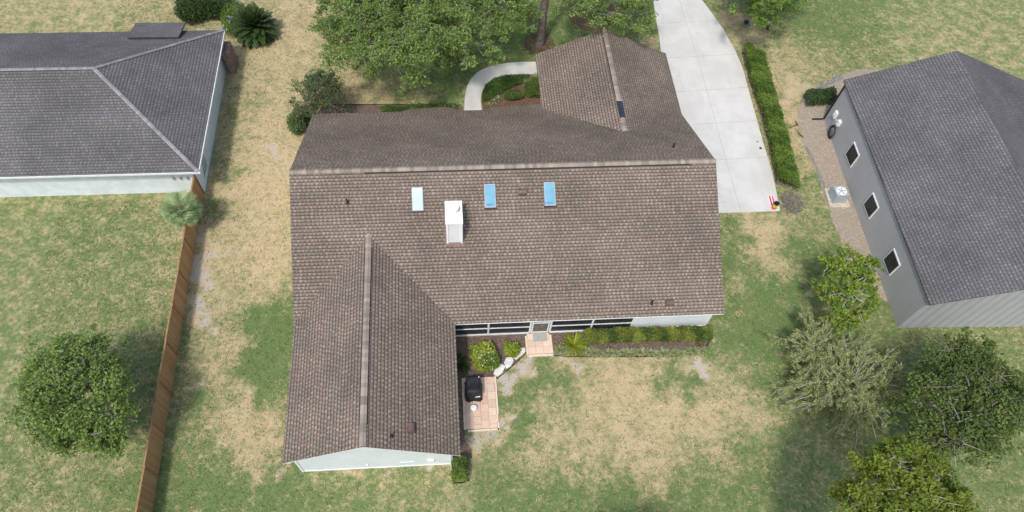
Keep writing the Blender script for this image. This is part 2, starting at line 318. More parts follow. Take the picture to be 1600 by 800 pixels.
# lawn cover, with some shade put in as deeper green, read at pixels of the photograph: (px, py, radius, green 0..1, bare sand 0..1)
LAWN = [(470, 20, 40, .30, .1), (455, 60, 40, .22, .05), (430, 100, 40, .28, .05), (395, 120, 30, .33, .05), (400, 155, 35, .46, .05), (430, 160, 40, .30, .05), (380, 130, 15, .7, .05),
 (378, 180, 16, .66, .1), (372, 225, 16, .62, .2), (345, 235, 10, .5, .6), (350, 215, 10, .4, .65), (365, 270, 14, .55, .1), (420, 200, 40, .22, .12), (430, 235, 22, .15, .75), (400, 240, 35, .22, .2), (350, 260, 25, .55, .15), (400, 300, 45, .14, .1), (440, 290, 30, .10, .25), (335, 325, 22, .62, .1), (322, 400, 20, .25, .75), (318, 430, 14, .25, .85),
 (360, 400, 30, .30, .25), (420, 400, 40, .14, .1), (345, 460, 26, .42, .35), (310, 480, 20, .3, .75), (330, 500, 16, .25, .7), (312, 370, 12, .35, .6), (300, 590, 14, .45, .55), (335, 600, 12, .65, .2), (395, 470, 24, .3, .1), (425, 500, 30, 1.0, 0), (415, 540, 40, 1.05, 0), (405, 590, 30, 1.0, 0), (435, 540, 24, 1.0, 0), (445, 500, 14, .8, 0), (440, 600, 22, .7, 0),
 (370, 520, 20, .45, .1), (350, 560, 24, .30, .2), (300, 560, 20, .55, .25), (305, 620, 24, .72, .1), (360, 620, 22, .48, .05), (345, 590, 18, .22, .15), (385, 650, 34, .12, .1), (345, 545, 18, .2, .2), (370, 590, 14, .25, .1), (420, 660, 25, .25, .05), (330, 660, 25, .55, .05), (370, 690, 30, .20, .05), (410, 720, 24, .24, .1),
 (300, 700, 25, .62, .05), (310, 770, 40, .86, 0), (370, 770, 40, .82, 0), (430, 770, 36, .88, 0), (450, 738, 10, .3, .7), (500, 741, 8, .4, .6), (560, 739, 8, .25, .85), (620, 735, 8, .3, .7), (670, 732, 8, .25, .85), (490, 770, 30, .75, 0), (520, 750, 26, .62, .1), (570, 770, 30, .6, .2), (560, 750, 14, .3, .45), (620, 760, 26, .66, .12), (650, 780, 26, .55, .25), (690, 755, 22, .5, .3), (715, 775, 22, .45, .5), (735, 790, 22, .75, .05),
 (740, 700, 20, .40, .6), (755, 690, 18, .35, .7), (770, 720, 24, .5, .3), (760, 760, 30, .8, 0), (787, 600, 13, .2, 1.0), (784, 645, 12, .2, 1.0), (805, 567, 13, .2, 1.0), (840, 562, 9, .3, .7), (775, 685, 12, .25, .9), (790, 690, 18, .7, .1), (802, 660, 20, .9, 0), (805, 625, 22, .8, 0), (840, 600, 30, .84, 0), (890, 590, 26, .55, .05), (895, 562, 14, .4, .7), (960, 561, 14, .4, .55), (1020, 561, 14, .4, .6), (850, 650, 28, .42, .1),
 (905, 610, 18, .75, 0), (930, 620, 26, .22, .1), (960, 600, 26, .14, .1), (1000, 610, 26, .16, .1), (950, 650, 32, .26, .08), (860, 690, 30, .25, .1), (900, 690, 30, .30, .05), (950, 700, 28, .34, 0), (1000, 680, 32, .24, 0), (1060, 660, 34, .16, 0), (1110, 640, 34, .2, 0), (1040, 600, 24, .75, 0), (1080, 595, 26, .78, .05), (1085, 567, 16, .25, .85), (1105, 595, 14, .4, .55), (1060, 562, 14, .5, .5),
 (830, 730, 28, .5, 0), (880, 740, 30, .45, 0), (940, 740, 30, .55, 0), (990, 740, 26, .26, 0), (1010, 720, 24, .2, 0), (1060, 720, 28, .34, 0), (1090, 740, 28, .62, 0), (1120, 690, 28, .42, 0), (1160, 650, 26, .25, 0), (1185, 640, 24, .3, 0), (1170, 690, 26, .55, 0), (820, 780, 34, .85, 0), (900, 785, 34, .88, 0), (970, 785, 34, .9, 0), (1050, 785, 34, .85, 0), (1130, 770, 34, .8, 0), (1200, 760, 34, .78, 0), (1230, 690, 34, .75, 0), (1270, 690, 34, .6, .1), (1210, 640, 24, .6, 0), (1290, 740, 34, .7, .05),
 (1140, 540, 22, .85, .05), (1165, 520, 22, .9, 0), (1170, 570, 22, .62, 0), (1195, 535, 22, .97, 0), (1180, 560, 12, .85, 0), (1140, 580, 22, .6, .1), (1210, 580, 22, .8, 0), (1150, 480, 20, .82, .05), (1200, 470, 24, .9, 0), (1145, 350, 12, .85, 0), (1142, 400, 14, .92, 0), (1150, 440, 18, .6, .1), (1165, 400, 16, .78, 0), (1190, 370, 22, .2, .05), (1200, 400, 24, .3, 0), (1220, 420, 22, .5, 0), (1190, 350, 12, .25, .35), (1250, 350, 20, .55, .05), (1265, 400, 24, .86, 0), (1250, 440, 26, .82, 0), (1285, 385, 14, .75, .1), (1235, 335, 16, .5, .3), (1258, 300, 12, .6, .1),  # deepest green left of the willowy tree stands in for soft shade
 (1220, 110, 14, .28, .2), (1232, 150, 14, .2, .4), (1242, 190, 12, .22, .35), (1250, 225, 12, .3, .3), (1258, 255, 10, .4, .2), (1250, 135, 16, .25, .45), (1255, 110, 30, .48, .3), (1290, 90, 30, .58, .25), (1240, 80, 20, .4, .2), (1300, 40, 30, .82, .1), (1260, 30, 30, .82, .05), (1170, 55, 24, .3, .15), (1150, 30, 24, .3, .1), (1200, 65, 20, .55, .05), (1145, 65, 10, .25, .1), (1210, 20, 30, .72, .1),  # top right corner made greener to carry the feathery tree's shade
 (560, 130, 24, .25, .05), (590, 150, 30, .32, .05), (640, 150, 30, .6, .05), (690, 140, 30, .78, 0), (700, 115, 30, .85, 0), (660, 160, 18, .45, .05), (600, 120, 30, .6, 0), (540, 90, 24, .25, .05), (520, 60, 24, .4, 0), (780, 85, 30, .82, 0), (820, 60, 30, .85, 0), (900, 50, 30, .75, .05), (880, 30, 30, .8, 0), (980, 40, 30, .75, 0), (1010, 70, 16, .4, .1), (1015, 30, 16, .6, .1), (600, 40, 60, .7, 0), (750, 20, 60, .8, 0), (700, -60, 90, .7, 0), (300, -60, 90, .4, .05), (1000, -60, 90, .75, 0), (1250, -60, 90, .85, .05),  # greener ground under the oak has its shade worked into the colour
 (200, 100, 90, .5, .05), (150, 400, 90, .65, .05), (230, 560, 60, .7, .05), (150, 700, 90, .6, .1), (220, 760, 60, .8, 0), (1400, 600, 90, .7, .05), (1500, 400, 90, .6, .05), (1450, 760, 90, .75, 0), (1500, 100, 90, .55, .1), (800, 900, 120, .8, 0), (400, 900, 120, .8, 0), (1200, 900, 120, .75, 0)]
LW = np.array([(*gp(a, b)[:2], r*.045, g, d) for a, b, r, g, d in LAWN])
def lawnfield(x, y):
    """green and bare fractions at ground points, Shepard-blended"""
    x, y = (x+.55*np.sin(y*1.9+.7*np.sin(x*1.3))+.35*np.sin(y*4.3+x*1.1)+.2*np.sin(y*9.1-x*3), y+.55*np.sin(x*1.7+.8*np.sin(y*1.1)+2)+.35*np.sin(x*4.7-y*.9)+.2*np.sin(x*8.3+y*2.7))
    G = np.zeros(len(x)); D = np.zeros(len(x)); Wt = np.zeros(len(x))+1e-9
    for X, Y, r, g, d in LW:
        q = 1/((((x-X)**2+(y-Y)**2)/r**2)**1.4+.09); G += q*g; D += q*d; Wt += q
    return G/Wt, D/Wt
_x = np.concatenate([[-250, -150, -90, -60, -48], np.arange(-40, 54, .3), [58, 70, 100, 150, 250]])
_y = np.concatenate([[-150, -90, -50, -20, -8], np.arange(0, 56, .3), [60, 70, 90, 140, 250]])
gx, gy = np.meshgrid(_x, _y); gx = gx.ravel(); gy = gy.ravel()
G_, D_ = lawnfield(gx, gy)
nx = len(_x); ii = (np.arange(len(_y)-1)[:, None]*nx+np.arange(nx-1)[None]).ravel()
GF = np.stack([ii, ii+1, ii+1+nx, ii+nx], 1)
def lawnmat():
    a = N('lawn', .95); a.p.inputs['Specular IOR Level'].default_value = .08; ps = a.pos()
    at = a.n('ShaderNodeVertexColor', layer_name='Col').outputs[0]; sp = a.n('ShaderNodeSeparateColor', i0=at)
    n1 = a.noise(ps, 1.1, 5, .65); n2 = a.noise(ps, 3.6, 5, .7); n3 = a.noise(ps, 17, 3, .8); n0 = a.noise(ps, .25, 3)
    mixn = a.ma('ADD', a.ma('ADD', a.ma('MULTIPLY', n1, .7), a.ma('MULTIPLY', n2, .9)), a.ma('MULTIPLY', n3, .6))
    gsel = a.step(a.ma('ADD', sp.outputs[0], a.ma('MULTIPLY', a.ma('SUBTRACT', mixn, 1.1), 1.7)), .16, .84)
    straw = a.mix(a.step(n3, .33, .68), (.36, .285, .16), (.60, .50, .305)); straw = a.mix(a.step(n1, .3, .7), straw, a.mix(a.step(n2, .3, .7), (.39, .30, .18), (.56, .45, .27)))
    green = a.mix(a.step(n3, .3, .7), (.078, .122, .036), (.185, .242, .092)); green = a.mix(a.ma('MULTIPLY', a.step(n0, .35, .65), .5), green, (.10, .175, .055))
    green = a.mix(a.ma('MULTIPLY', a.step(n2, .5, .75), .4), green, (.19, .225, .085))
    c = a.mix(gsel, straw, green)
    dsel = a.step(a.ma('ADD', sp.outputs[1], a.ma('SUBTRACT', mixn, 1.1)), .36, .66)
    dirt = a.mix(a.step(n3, .35, .65), (.30, .265, .225), (.55, .51, .45)); c = a.mix(dsel, c, dirt)
    c = a.mix(a.step(a.noise(ps, 7, 2), .73, .78), c, (.33, .23, .13)); a.base(c)
    a.bump(a.ma('ADD', n3, a.ma('MULTIPLY', n2, .6)), .45, .03); return a.m
gz = np.zeros(len(gx))
gnd = npmesh('lawn', np.stack([gx, gy, gz], 1), GF, np.stack([G_, D_, D_*0], 1), lawnmat(), kind='structure')
# short grass tufts standing on the lawn
def tufts(n):
    x = rng.uniform(-26, 37, n); y = rng.uniform(6, 53, n); g, d = lawnfield(x, y)
    ok = np.ones(n, bool)
    for P in (DRIVE, WALK, ISLAND, BED1, BED2, BED3, RBED, PATIO, PAD, HOUSE): ok &= ~inpoly(x, y, P)
    ok &= ~((x < -16.3) & (y > 30) & (y < 43.6)); ok &= rng.random(n) < np.clip(1.1-1.2*d, 0, 1)
    x, y, g = x[ok], y[ok], g[ok]; n = len(x)
    cl = np.sin(x*2.1+np.sin(y*1.7)*1.3)*np.cos(y*2.4+np.sin(x*1.1))*.15+rng.normal(size=n)*.22
    gs = np.clip((g+cl-.2)/.55, 0, 1)[:, None]
    C = np.array([.56, .465, .285])*(1-gs)+np.array([.155, .235, .085])*gs; C = C*(.75+.5*rng.random((n, 1)))
    k = 3; P = np.repeat(np.stack([x, y, np.full(n, .004)], 1), k, 0)+rng.normal(size=(n*k, 3))*[.05, .05, 0]
    hgt = np.repeat(.03+.05*rng.random(n), k)[:, None]; a = rng.uniform(0, 6.28, n*k); w = .022+.02*rng.random((n*k, 1))
    side = np.stack([np.cos(a), np.sin(a), a*0], 1)*w; lean = np.concatenate([rng.normal(size=(n*k, 2))*.075, hgt*.75], 1)
    V = np.stack([P-side, P+side, P+lean], 1).reshape(-1, 3)
    return V, np.arange(len(V)).reshape(-1, 3), np.repeat(np.repeat(C, k, 0), 3, 0)
npmesh('grass', *tufts(115000), M['blade'], kind='stuff')
def sheet(name, pts, z, m):
    b = B(); n = len(pts); A = sum(pts[i][0]*pts[(i+1) % n][1]-pts[(i+1) % n][0]*pts[i][1] for i in range(n))
    b.poly([(x, y, z) for x, y in (pts if A > 0 else pts[::-1])]); o = b.build(name, m); o['kind'] = 'structure'; return o
def rough(pts, step=.35, amp=.06):
    out = []
    for i in range(len(pts)):
        a, b = np.array(pts[i]), np.array(pts[(i+1) % len(pts)]); k = max(1, int(np.linalg.norm(b-a)/step))
        for j in range(k): out.append(tuple(a+(b-a)*j/k+(rng.normal(size=2)*amp if np.linalg.norm(b-a) < 12 else 0)))
    return out
def slabbed(name, pts, z0, z1, m):
    o = B().prism(pts, z0, z1).build(name, m); o['kind'] = 'structure'; return o
drv = slabbed('driveway', DRIVE, -.05, .035, M['concrete'])
jb = B()
def strip(b, p, q, w, z):
    p, q = np.array(p), np.array(q); t = (q-p)/np.linalg.norm(q-p); s = np.array([-t[1], t[0]])*w/2
    b.poly([(*(p-s), z), (*(q-s), z), (*(q+s), z), (*(p+s), z)])
for l in ([(1059, -10), (1067, 20)], [(1067, 20), (1094, 105)], [(1094, 105), (1136, 257)], [(1136, 257), (1157, 330)], [(1031, 37), (1123, 32)], [(1042, 91), (1152, 85)], [(1056, 144), (1169, 137)], [(1083, 195), (1182, 189)], [(1122, 250), (1199, 246)]):
    strip(jb, *g2(l), .024, .039)
jb.build('joint', M['joint'], drv)
slabbed('walkway', WALK, -.05, .035, M['concrete'])
st = sheet('street', [(-200, 72), (200, 72), (200, 80), (-200, 80)], .012, M['asphalt'])
for P, m, nm in ((ISLAND, 'pine_straw', 'planting_bed'), (BED1, 'mulch', 'mulch_bed'), (BED2, 'mulch', 'mulch_bed'), (BED3, 'mulch', 'mulch_bed'), (RBED, 'chips', 'wood_chip_bed')):
    sheet(nm, rough(P), .008, M[m])
def disc(c, r, n=26, amp=.16): return [(c[0]+r*(1+amp*rng.normal()*.5)*math.cos(6.283*k/n), c[1]+r*(1+amp*rng.normal()*.5)*math.sin(6.283*k/n)) for k in range(n)]
for c, r in ((gp(843, 68), 1.25), (gp(697, 88), 1.3), (gp(930, 22), 2.2)): sheet('mulch_ring', disc(c, r), .012, M['pine_straw'])
sheet('stone_border', rough(g2([(1248, 160), (1262, 144), (1285, 131), (1312, 115), (1318, 122), (1295, 133), (1270, 146), (1256, 160)]), .3, .04), .014, M['greymulch'])
sheet('stone_border', rough(g2([(1256, 228), (1272, 260), (1284, 290), (1293, 322), (1297, 322), (1289, 290), (1277, 260), (1261, 228)]), .3, .03), .014, M['greymulch'])
# ------------------------------------------------------------------ the house
house = thing('house', (3.5, 26, 0), 'large single storey house with brown shingled gable roof, pale siding and white chimney', 'house')
WX0, WXR, WXM, WY = -9.11, .12, -4.69, 10.36; ZW, ZWL, ZWR = 2.55, 2.74, 4.84
GX0, GXR, GXM, GY = 6.89, 16.84, 11.74, 40.74; ZG, ZGR = 4.46, 2.23
k = math.hypot(1, SR)
rf = B()
def slope(pts, zf, axis, sgn):
    P = [(x, y, zf(x, y)) for x, y in pts]
    uv = [((x, sgn*y*k) if axis == 'y' else (y, sgn*x*k)) for x, y in pts]; rf.slab(P, .07, uv)
swl = (ZWR-ZWL)/(WXM-WX0); swr = (ZWR-ZW)/(WXR-WXM); yj = 23.0
slope([(XL, YR), (XL, 18.58), (WX0, 18.58), (WXM, yj), (WXR, YB), (XR, YB), (XR, YR)], lambda x, y: zrear(y), 'y', 1)
slope([(XR, YR), (16.45, 34.17), (16.45, 35.1), (GXM, 30.77), (GX0-.02, YF+.05), (GX0-.02, 36.05), (3.51, 35.75), (2.57, YF), (1.2, YF), (.24, 35.94), (-2.38, 35.73), (-3.11, YF), (XL, YF), (XL, YR)], lambda x, y: zfront(y), 'y', -1)
slope([(WX0, WY), (WXM, WY), (WXM, yj), (WX0, 18.58)], lambda x, y: ZWL+swl*(x-WX0), 'x', 1)
slope([(WXM, WY), (WXR, WY), (WXR, YB), (WXM, yj)], lambda x, y: ZW+swr*(WXR-x), 'x', -1)
sgl = (ZG-2.34)/(GXM-GX0); sgr = (ZG-ZGR)/(GXR-GXM)
slope([(GX0, GY), (GX0, YF), (GXM, 30.77), (GXM, GY)], lambda x, y: 2.34+sgl*(x-GX0), 'x', 1)
slope([(GXM, GY), (GXM, 30.77), (16.45, 35.1), (16.45, 34.4), (GXR, 34.4), (GXR, GY)], lambda x, y: ZGR+sgr*(GXR-x), 'x', -1)
roof = rf.build('roof', M['shingle'], house)
def capline(p, q, slopes, w=.17, lift=.03, vent=0):
    """overlapping cap shingles along a ridge"""
    b = B(); p, q = np.array(p), np.array(q); L = np.linalg.norm(q-p); t = (q-p)/L; s = np.array([-t[1], t[0], 0]); n = int(L/.24)
    for i in range(n):
        a, c = p+t*L*i/n, p+t*L*(i+1)/n; f = random.choice((.8, .9, 1, 1.05, 1.15, 1.3)); b.cur = (.27*f, .228*f, .186*f)
        z = np.array([0, 0, lift+vent]); up = np.array([0, 0, .012])
        l0, l1 = s*w+np.array([0, 0, -slopes[0]*w]), -s*w+np.array([0, 0, -slopes[1]*w])
        b.poly([a+z+l0, a+z, c+z+up, c+z+l0+up][::-1]); b.poly([a+z, a+z+l1, c+z+l1+up, c+z+up][::-1])
        d = np.array([0, 0, -(vent+.03)]); 
        for e in (l0, l1): b.poly([a+z+e, c+z+e+up, c+z+e+d, a+z+e+d])
        b.poly([c+z+l0+up, c+z+up, c+z+l1+up, c+z+l1, c+z, c+z+l0])
    return b
def ventgap(p, q, slopes, w, h):
    b = B(); p, q = np.array(p), np.array(q); t = (q-p)/np.linalg.norm(q-p); s = np.array([-t[1], t[0], 0])
    for sg, sl in ((1, slopes[0]), (-1, slopes[1])):
        e = s*sg*(w+.008)+np.array([0, 0, -sl*w]); i = s*sg*(w-.06)+np.array([0, 0, -sl*w])
        b.poly([p+e+[0, 0, -.03], q+e+[0, 0, -.03], q+e+[0, 0, h], p+e+[0, 0, h]]); b.poly([p+e+[0, 0, h], q+e+[0, 0, h], q+i+[0, 0, h+.01], p+i+[0, 0, h+.01]])
        o = s*sg*(w+.045)+np.array([0, 0, -sl*(w+.045)+.012]); b.poly([p+e+[0, 0, .02], q+e+[0, 0, .02], q+o, p+o])
    return b
for (p, q, sl, vx) in (((XL, YR, ZR), (XR, YR, ZR), (SR, SR), ((-4.8, YR, ZR), (14.6, YR, ZR))), ((WXM, WY, ZWR), (WXM, yj+.1, ZWR), (swl, swr), ((WXM, 11.5, ZWR), (WXM, 22.2, ZWR))), ((GXM, GY, ZG), (GXM, 30.9, ZG), (sgr, sgl), ((GXM, 40, ZG), (GXM, 34, ZG)))):
    rc = capline(p, q, sl, vent=.035).build('ridge_cap', M['cap'], roof)
    ventgap(*vx, sl, .172, .03).build('ridge_vent', M['vent_dark'], roof)
tb = B(); 
for sg, sl in ((1, sgr), (-1, sgl)):
    tb.slab([(GXM, 32.1, ZG+.10), (GXM+.2*sg, 32.1, ZG+.10-.2*sl), (GXM+.2*sg, 33.6, ZG+.10-.2*sl), (GXM, 33.6, ZG+.10)][::sg], .03)
tag(tb.build('vent_cover', M['tarp'], roof), 'blue-black plastic vent piece bare of cap shingles')
sb = B().box((GXM, 33.55, ZG+.115), (.3, .06, .02)).build('clip', M['steel'], roof)
# fascia and rake boards
fb = B(); BW = .16
def board(p, q, side, t=.03):
    p, q = np.array(p, float), np.array(q, float); d = q-p; s = np.array([-d[1], d[0], 0]); s = s/np.linalg.norm(s)*t*side
    top, bot = np.array([0, 0, -.073]), np.array([0, 0, -.073-BW])
    A = [p+top, q+top, q+bot, p+bot]; Bq = [v+s for v in A]
    fb.poly(A); fb.poly(Bq[::-1])
    for i in range(4): j = (i+1) % 4; fb.poly([A[i], Bq[i], Bq[j], A[j]])
i_ = .03
board((WXR, YB+i_, ZW), (XR-i_, YB+i_, zrear(YB+i_)), 1); board((XR-i_, YB, zrear(YB)), (XR-i_, YR, ZR), 1); board((16.41, 34.1, zfront(34.1)), (XR-i_, YR, ZR), -1)
board((XL+i_, YR, ZR), (XL+i_, YF, zfront(YF)), -1); board((XL+i_, 18.6, zrear(18.6)), (XL+i_, YR, ZR), -1)
board((XL, YF-i_, zfront(YF)), (-3.1, YF-i_, zfront(YF)), -1)
board((WX0+i_, WY, ZWL), (WX0+i_, 18.5, ZWL), -1); board((WXR-i_, WY, ZW), (WXR-i_, YB, ZW), 1)
board((WX0, WY+i_, ZWL), (WXM, WY+i_, ZWR), 1); board((WXM, WY+i_, ZWR), (WXR, WY+i_, ZW), 1)
board((GX0+i_, GY, 2.34), (GX0+i_, 36, 2.34), 1); board((GXR-i_, GY, ZGR), (GXR-i_, 34.9, ZGR), -1)
board((GX0, GY-i_, 2.34), (GXM, GY-i_, ZG), -1); board((GXM, GY-i_, ZG), (GXR, GY-i_, ZGR), -1)
fb.build('fascia', M['white'], house)
# walls: one continuous shell with gables
wb = B(); wx0, wx1, wy = -8.6, -.38, 10.66; mx0, mx1, my0, my1 = -8.8, 15.78, 18.69, 34.7
T = .09
def wall(pts): wb.poly(pts)
zl = lambda x: ZWL+swl*(x-WX0)-T; zr_ = lambda x: ZW+swr*(WXR-x)-T
wall([(wx0, wy, 0), (wx1, wy, 0), (wx1, wy, zr_(wx1)), (WXM, wy, ZWR-T), (wx0, wy, zl(wx0))])
wall([(wx1, wy, 0), (wx1, my0, 0), (wx1, my0, zr_(wx1)), (wx1, wy, zr_(wx1))]); wall([(wx0, my0, 0), (wx0, wy, 0), (wx0, wy, zl(wx0)), (wx0, my0, zl(wx0))])
wall([(11.06, my0, 0), (mx1, my0, 0), (mx1, my0, zrear(my0)-T), (11.06, my0, zrear(my0)-T)])
wall([(mx1, my0, 0), (mx1, my1, 0), (mx1, my1, zfront(my1)-T), (mx1, YR, ZR-T), (mx1, my0, zrear(my0)-T)])
wall([(mx0, my1, 0), (mx0, my0, 0), (mx0, my0, zrear(my0)-T), (mx0, YR, ZR-T), (mx0, my1, zfront(my1)-T)])
wall([(7.3, my1, 0), (mx0, my1, 0), (mx0, my1, zfront(my1)-T), (7.3, my1, zfront(my1)-T)])
gz0, gz1 = 2.34+sgl*.4-T, ZGR+sgr*.55-T
wall([(7.29, 40.45, 0), (7.29, my1, 0), (7.29, my1, gz0), (7.29, 40.45, gz0)]); wall([(16.29, 34.95, 0), (16.29, 40.45, 0), (16.29, 40.45, gz1), (16.29, 34.95, gz1)])
wall([(16.29, 40.45, 0), (7.29, 40.45, 0), (7.29, 40.45, gz0), (GXM, 40.45, ZG-T), (16.29, 40.45, gz1)]); wall([(mx1, 34.95, 0), (16.29, 34.95, 0), (16.29, 34.95, gz1), (mx1, 34.95, gz1)])
wb.build('wall', M['siding'], house)
for x, y in ((wx0, wy), (wx1, wy), (mx1, my0), (11.06, my0)): B().box((x, y-.012, 1.15), (.13, .05, 2.3)).build('corner_trim', M['white'], house)
B().box(((wx0+wx1)/2, wy-.012, .06), (wx1-wx0-.14, .03, .12)).build('skirt_board', M['white'], house); B().box((13.4, my0-.012, .06), (4.5, .03, .12)).build('skirt_board', M['white'], house)
# soffits
for c, d in (((8.3, 18.45, 2.38), (15.2, .5, .02)), ((-.12, 14.3, 2.37), (.44, 7.5, .02)), ((-8.9, 14.4, 2.53), (.38, 8, .02))): B().box(c, d).build('soffit', M['white'], house)
# screened porch along the rear wall
X = [-.36, 2.13, 4.70, 5.95, 8.5, 11.0]
for i in (0, 1, 3, 4):
    p = B().box(((X[i]+X[i+1])/2, my0+.02, 1.2), (X[i+1]-X[i]-.04, .02, 2.3)).build('screen_panel', M['screen'], house)
    B().box(((X[i]+X[i+1])/2, my0-.01, .83), (X[i+1]-X[i]-.1, .05, .055)).build('rail', M['alu'], p)
for x in X: B().box((x, my0-.005, 1.2), (.11, .07, 2.3)).build('post', M['alu'], house)
for x in (2.17, 8.47): B().box((x, my0-.02, .05), (5.0, .1, .10)).build('sill', M['alu'], house)
dr = B().box((5.32, my0, .72), (1.06, .03, 1.12)).build('screen_door', simple('tan_screen', (.15, .135, .105), .7, .3, 9), house)
fr = B(); [fr.box(c, d) for c, d in (((4.83, my0-.02, 1.0), (.09, .05, 2.0)), ((5.81, my0-.02, 1.0), (.09, .05, 2.0)), ((5.32, my0-.02, .1), (.9, .05, .16)), ((5.32, my0-.02, 1.3), (.9, .05, .07)))]
fr.build('door_frame', M['alu'], dr)
B().box((5.4, my0-.05, 1.0), (.03, .05, .12)).build('handle', M['steel'], dr)
dsp = B(); dsp.tube([(-.42, wy-.06, 2.3), (-.42, wy-.06, .25), (-.40, wy-.32, .06)], .05, 6); dsp.build('downspout', M['white'], house)
B().box((-1.5, wy-.06, 1.02), (.34, .1, .28)).build('utility_box', M['bright'], house)
B().box((-5.0, wy-.04, .75), (.12, .06, .12)).build('outlet_cover', M['bright'], house)
B().tube([(-3.2, wy-.03, .9), (-2.4, wy-.03, .93)], .02, 5).build('conduit', M['bright'], house)
# chimney
cx0, cx1, cy0, cy1 = -.13, .69, 22.48, 23.94; ct = 6.42
chb = B().box(((cx0+cx1)/2, (cy0+cy1)/2, (4.4+ct)/2), (cx1-cx0, cy1-cy0, ct-4.4)); chim = chb.build('chimney', M['chim'], house)
for x in (cx0, cx1):
    for y in (cy0, cy1): B().box((x, y, (4.45+ct)/2), (.11, .11, ct-4.5)).build('corner_board', M['capwhite'], chim)
B().box(((cx0+cx1)/2, (cy0+cy1)/2, ct+.05), (cx1-cx0+.16, cy1-cy0+.14, .10)).build('chimney_cap', M['capwhite'], chim, bevel=.015)
fx, fy = (cx0+cx1)/2+.02, (cy0+cy1)/2+.02
B().lathe((fx, fy, ct+.1), [(.30, 0), (.30, .05), (.27, .05), (.22, .06), (.20, .30), (.20, .34)], 28).build('flue', M['capwhite'], chim, smooth=False)
B().lathe((fx, fy, ct+.46), [(.26, 0), (.26, .03), (.10, .07), (0, .08)], 28).build('flue_cap', M['capwhite'], chim)
fl = B().lathe((fx, fy, ct+.36), [(.20, -.02), (.20, .10)], 20).build('flue_gap', M['hvac'], chim)
fla = B(); z0 = lambda y: zrear(y)+.012
fla.slab([(cx0-.16, cy0-.18, z0(cy0-.18)), (cx1+.16, cy0-.18, z0(cy0-.18)), (cx1+.16, cy1+.15, z0(cy1+.15)), (cx0-.16, cy1+.15, z0(cy1+.15))], .01); fla.build('flashing', M['brownmetal'], chim)
# skylights
nrm = np.array([0, -SR, 1])/k; sl_ = np.array([0, 1, SR])/k
def onslope(x, y, d): return np.array([x, y, zrear(y)])+nrm*d
for (x, y, gm, lb) in ((-1.785, 24.83, 'paleglass', 'pale glazed skylight left of the chimney'), (2.452, 24.89, 'blueglass', 'blue glazed skylight right of the chimney'), (5.985, 24.9, 'blueglass', 'blue glazed skylight farthest right')):
    def tb_(w, l, d0, d1, dx=0, dl=0):
        b = B(); P = []
        for d in (d0, d1):
            for a, c in ((-1, -1), (1, -1), (1, 1), (-1, 1)): P.append(onslope(x+dx+a*w/2, y, d)+sl_*(dl+c*l/2))
        for q in ((4, 5, 6, 7), (0, 1, 5, 4), (1, 2, 6, 5), (2, 3, 7, 6), (3, 0, 4, 7)): b.poly([P[i] for i in q])
        return b
    sk = tb_(.66, 1.40, 0, .11).build('skylight', M['steel'], house); tag(sk, lb)
    tb_(.56, 1.28, .111, .125).build('glass', M[gm], sk)
    tb_(.74, .10, 0, .035, 0, -.74).build('skylight_flashing', M['darkpipe'], sk)
    if gm == 'blueglass': tb_(.50, .11, .126, .13, -.02 if x < 4 else -.1, -.54).build('shade_cord_box', simple('shade_blue', (.10, .30, .46), .3), sk)
# roof vents and pipes
def boxvent(P, u, s, n):
    b = B(); P = np.array(P); u, s, n = map(np.array, (u, s, n)); A = []
    for j in range(9):
        a = math.pi*j/8; A.append((-.2*math.cos(a), .04+.22*math.sin(a)**.7))
    L = [P+s*c+n*d-u*.24 for c, d in A]; R = [q+u*.48 for q in L]
    for j in range(8): b.poly([L[j], L[j+1], R[j+1], R[j]])
    b.poly(L[::-1]); b.poly(R); return b.build('roof_vent', M['brownmetal'], roof)
ny = (0, -SR/k, 1/k)
for x, y in ((4.37, 25.06), (12.78, 18.86)): boxvent((x, y, zrear(y)), (1, 0, 0), (0, 1/k, SR/k), ny)
boxvent((-2.39, 11.53, ZW+swr*(WXR+2.39)), (0, 1, 0), (1/k, 0, -SR/k), (SR/k, 0, 1/k))
for x, y, z in ((-5.84, 24.75, zrear(24.75)), (11.74, 18.87, zrear(18.87)), (14.14, 28.45, zfront(28.45)), (-3.33, 11.02, ZWR-swr*(WXM*-1-3.33)*0-swr*(-3.33-WXM))):
    pp = B().lathe((x, y, z-.06), [(.11, 0), (.09, .10), (.05, .14), (.05, .40), (.04, .40), (.035, .3)], 12).build('vent_pipe', M['darkpipe'], roof)
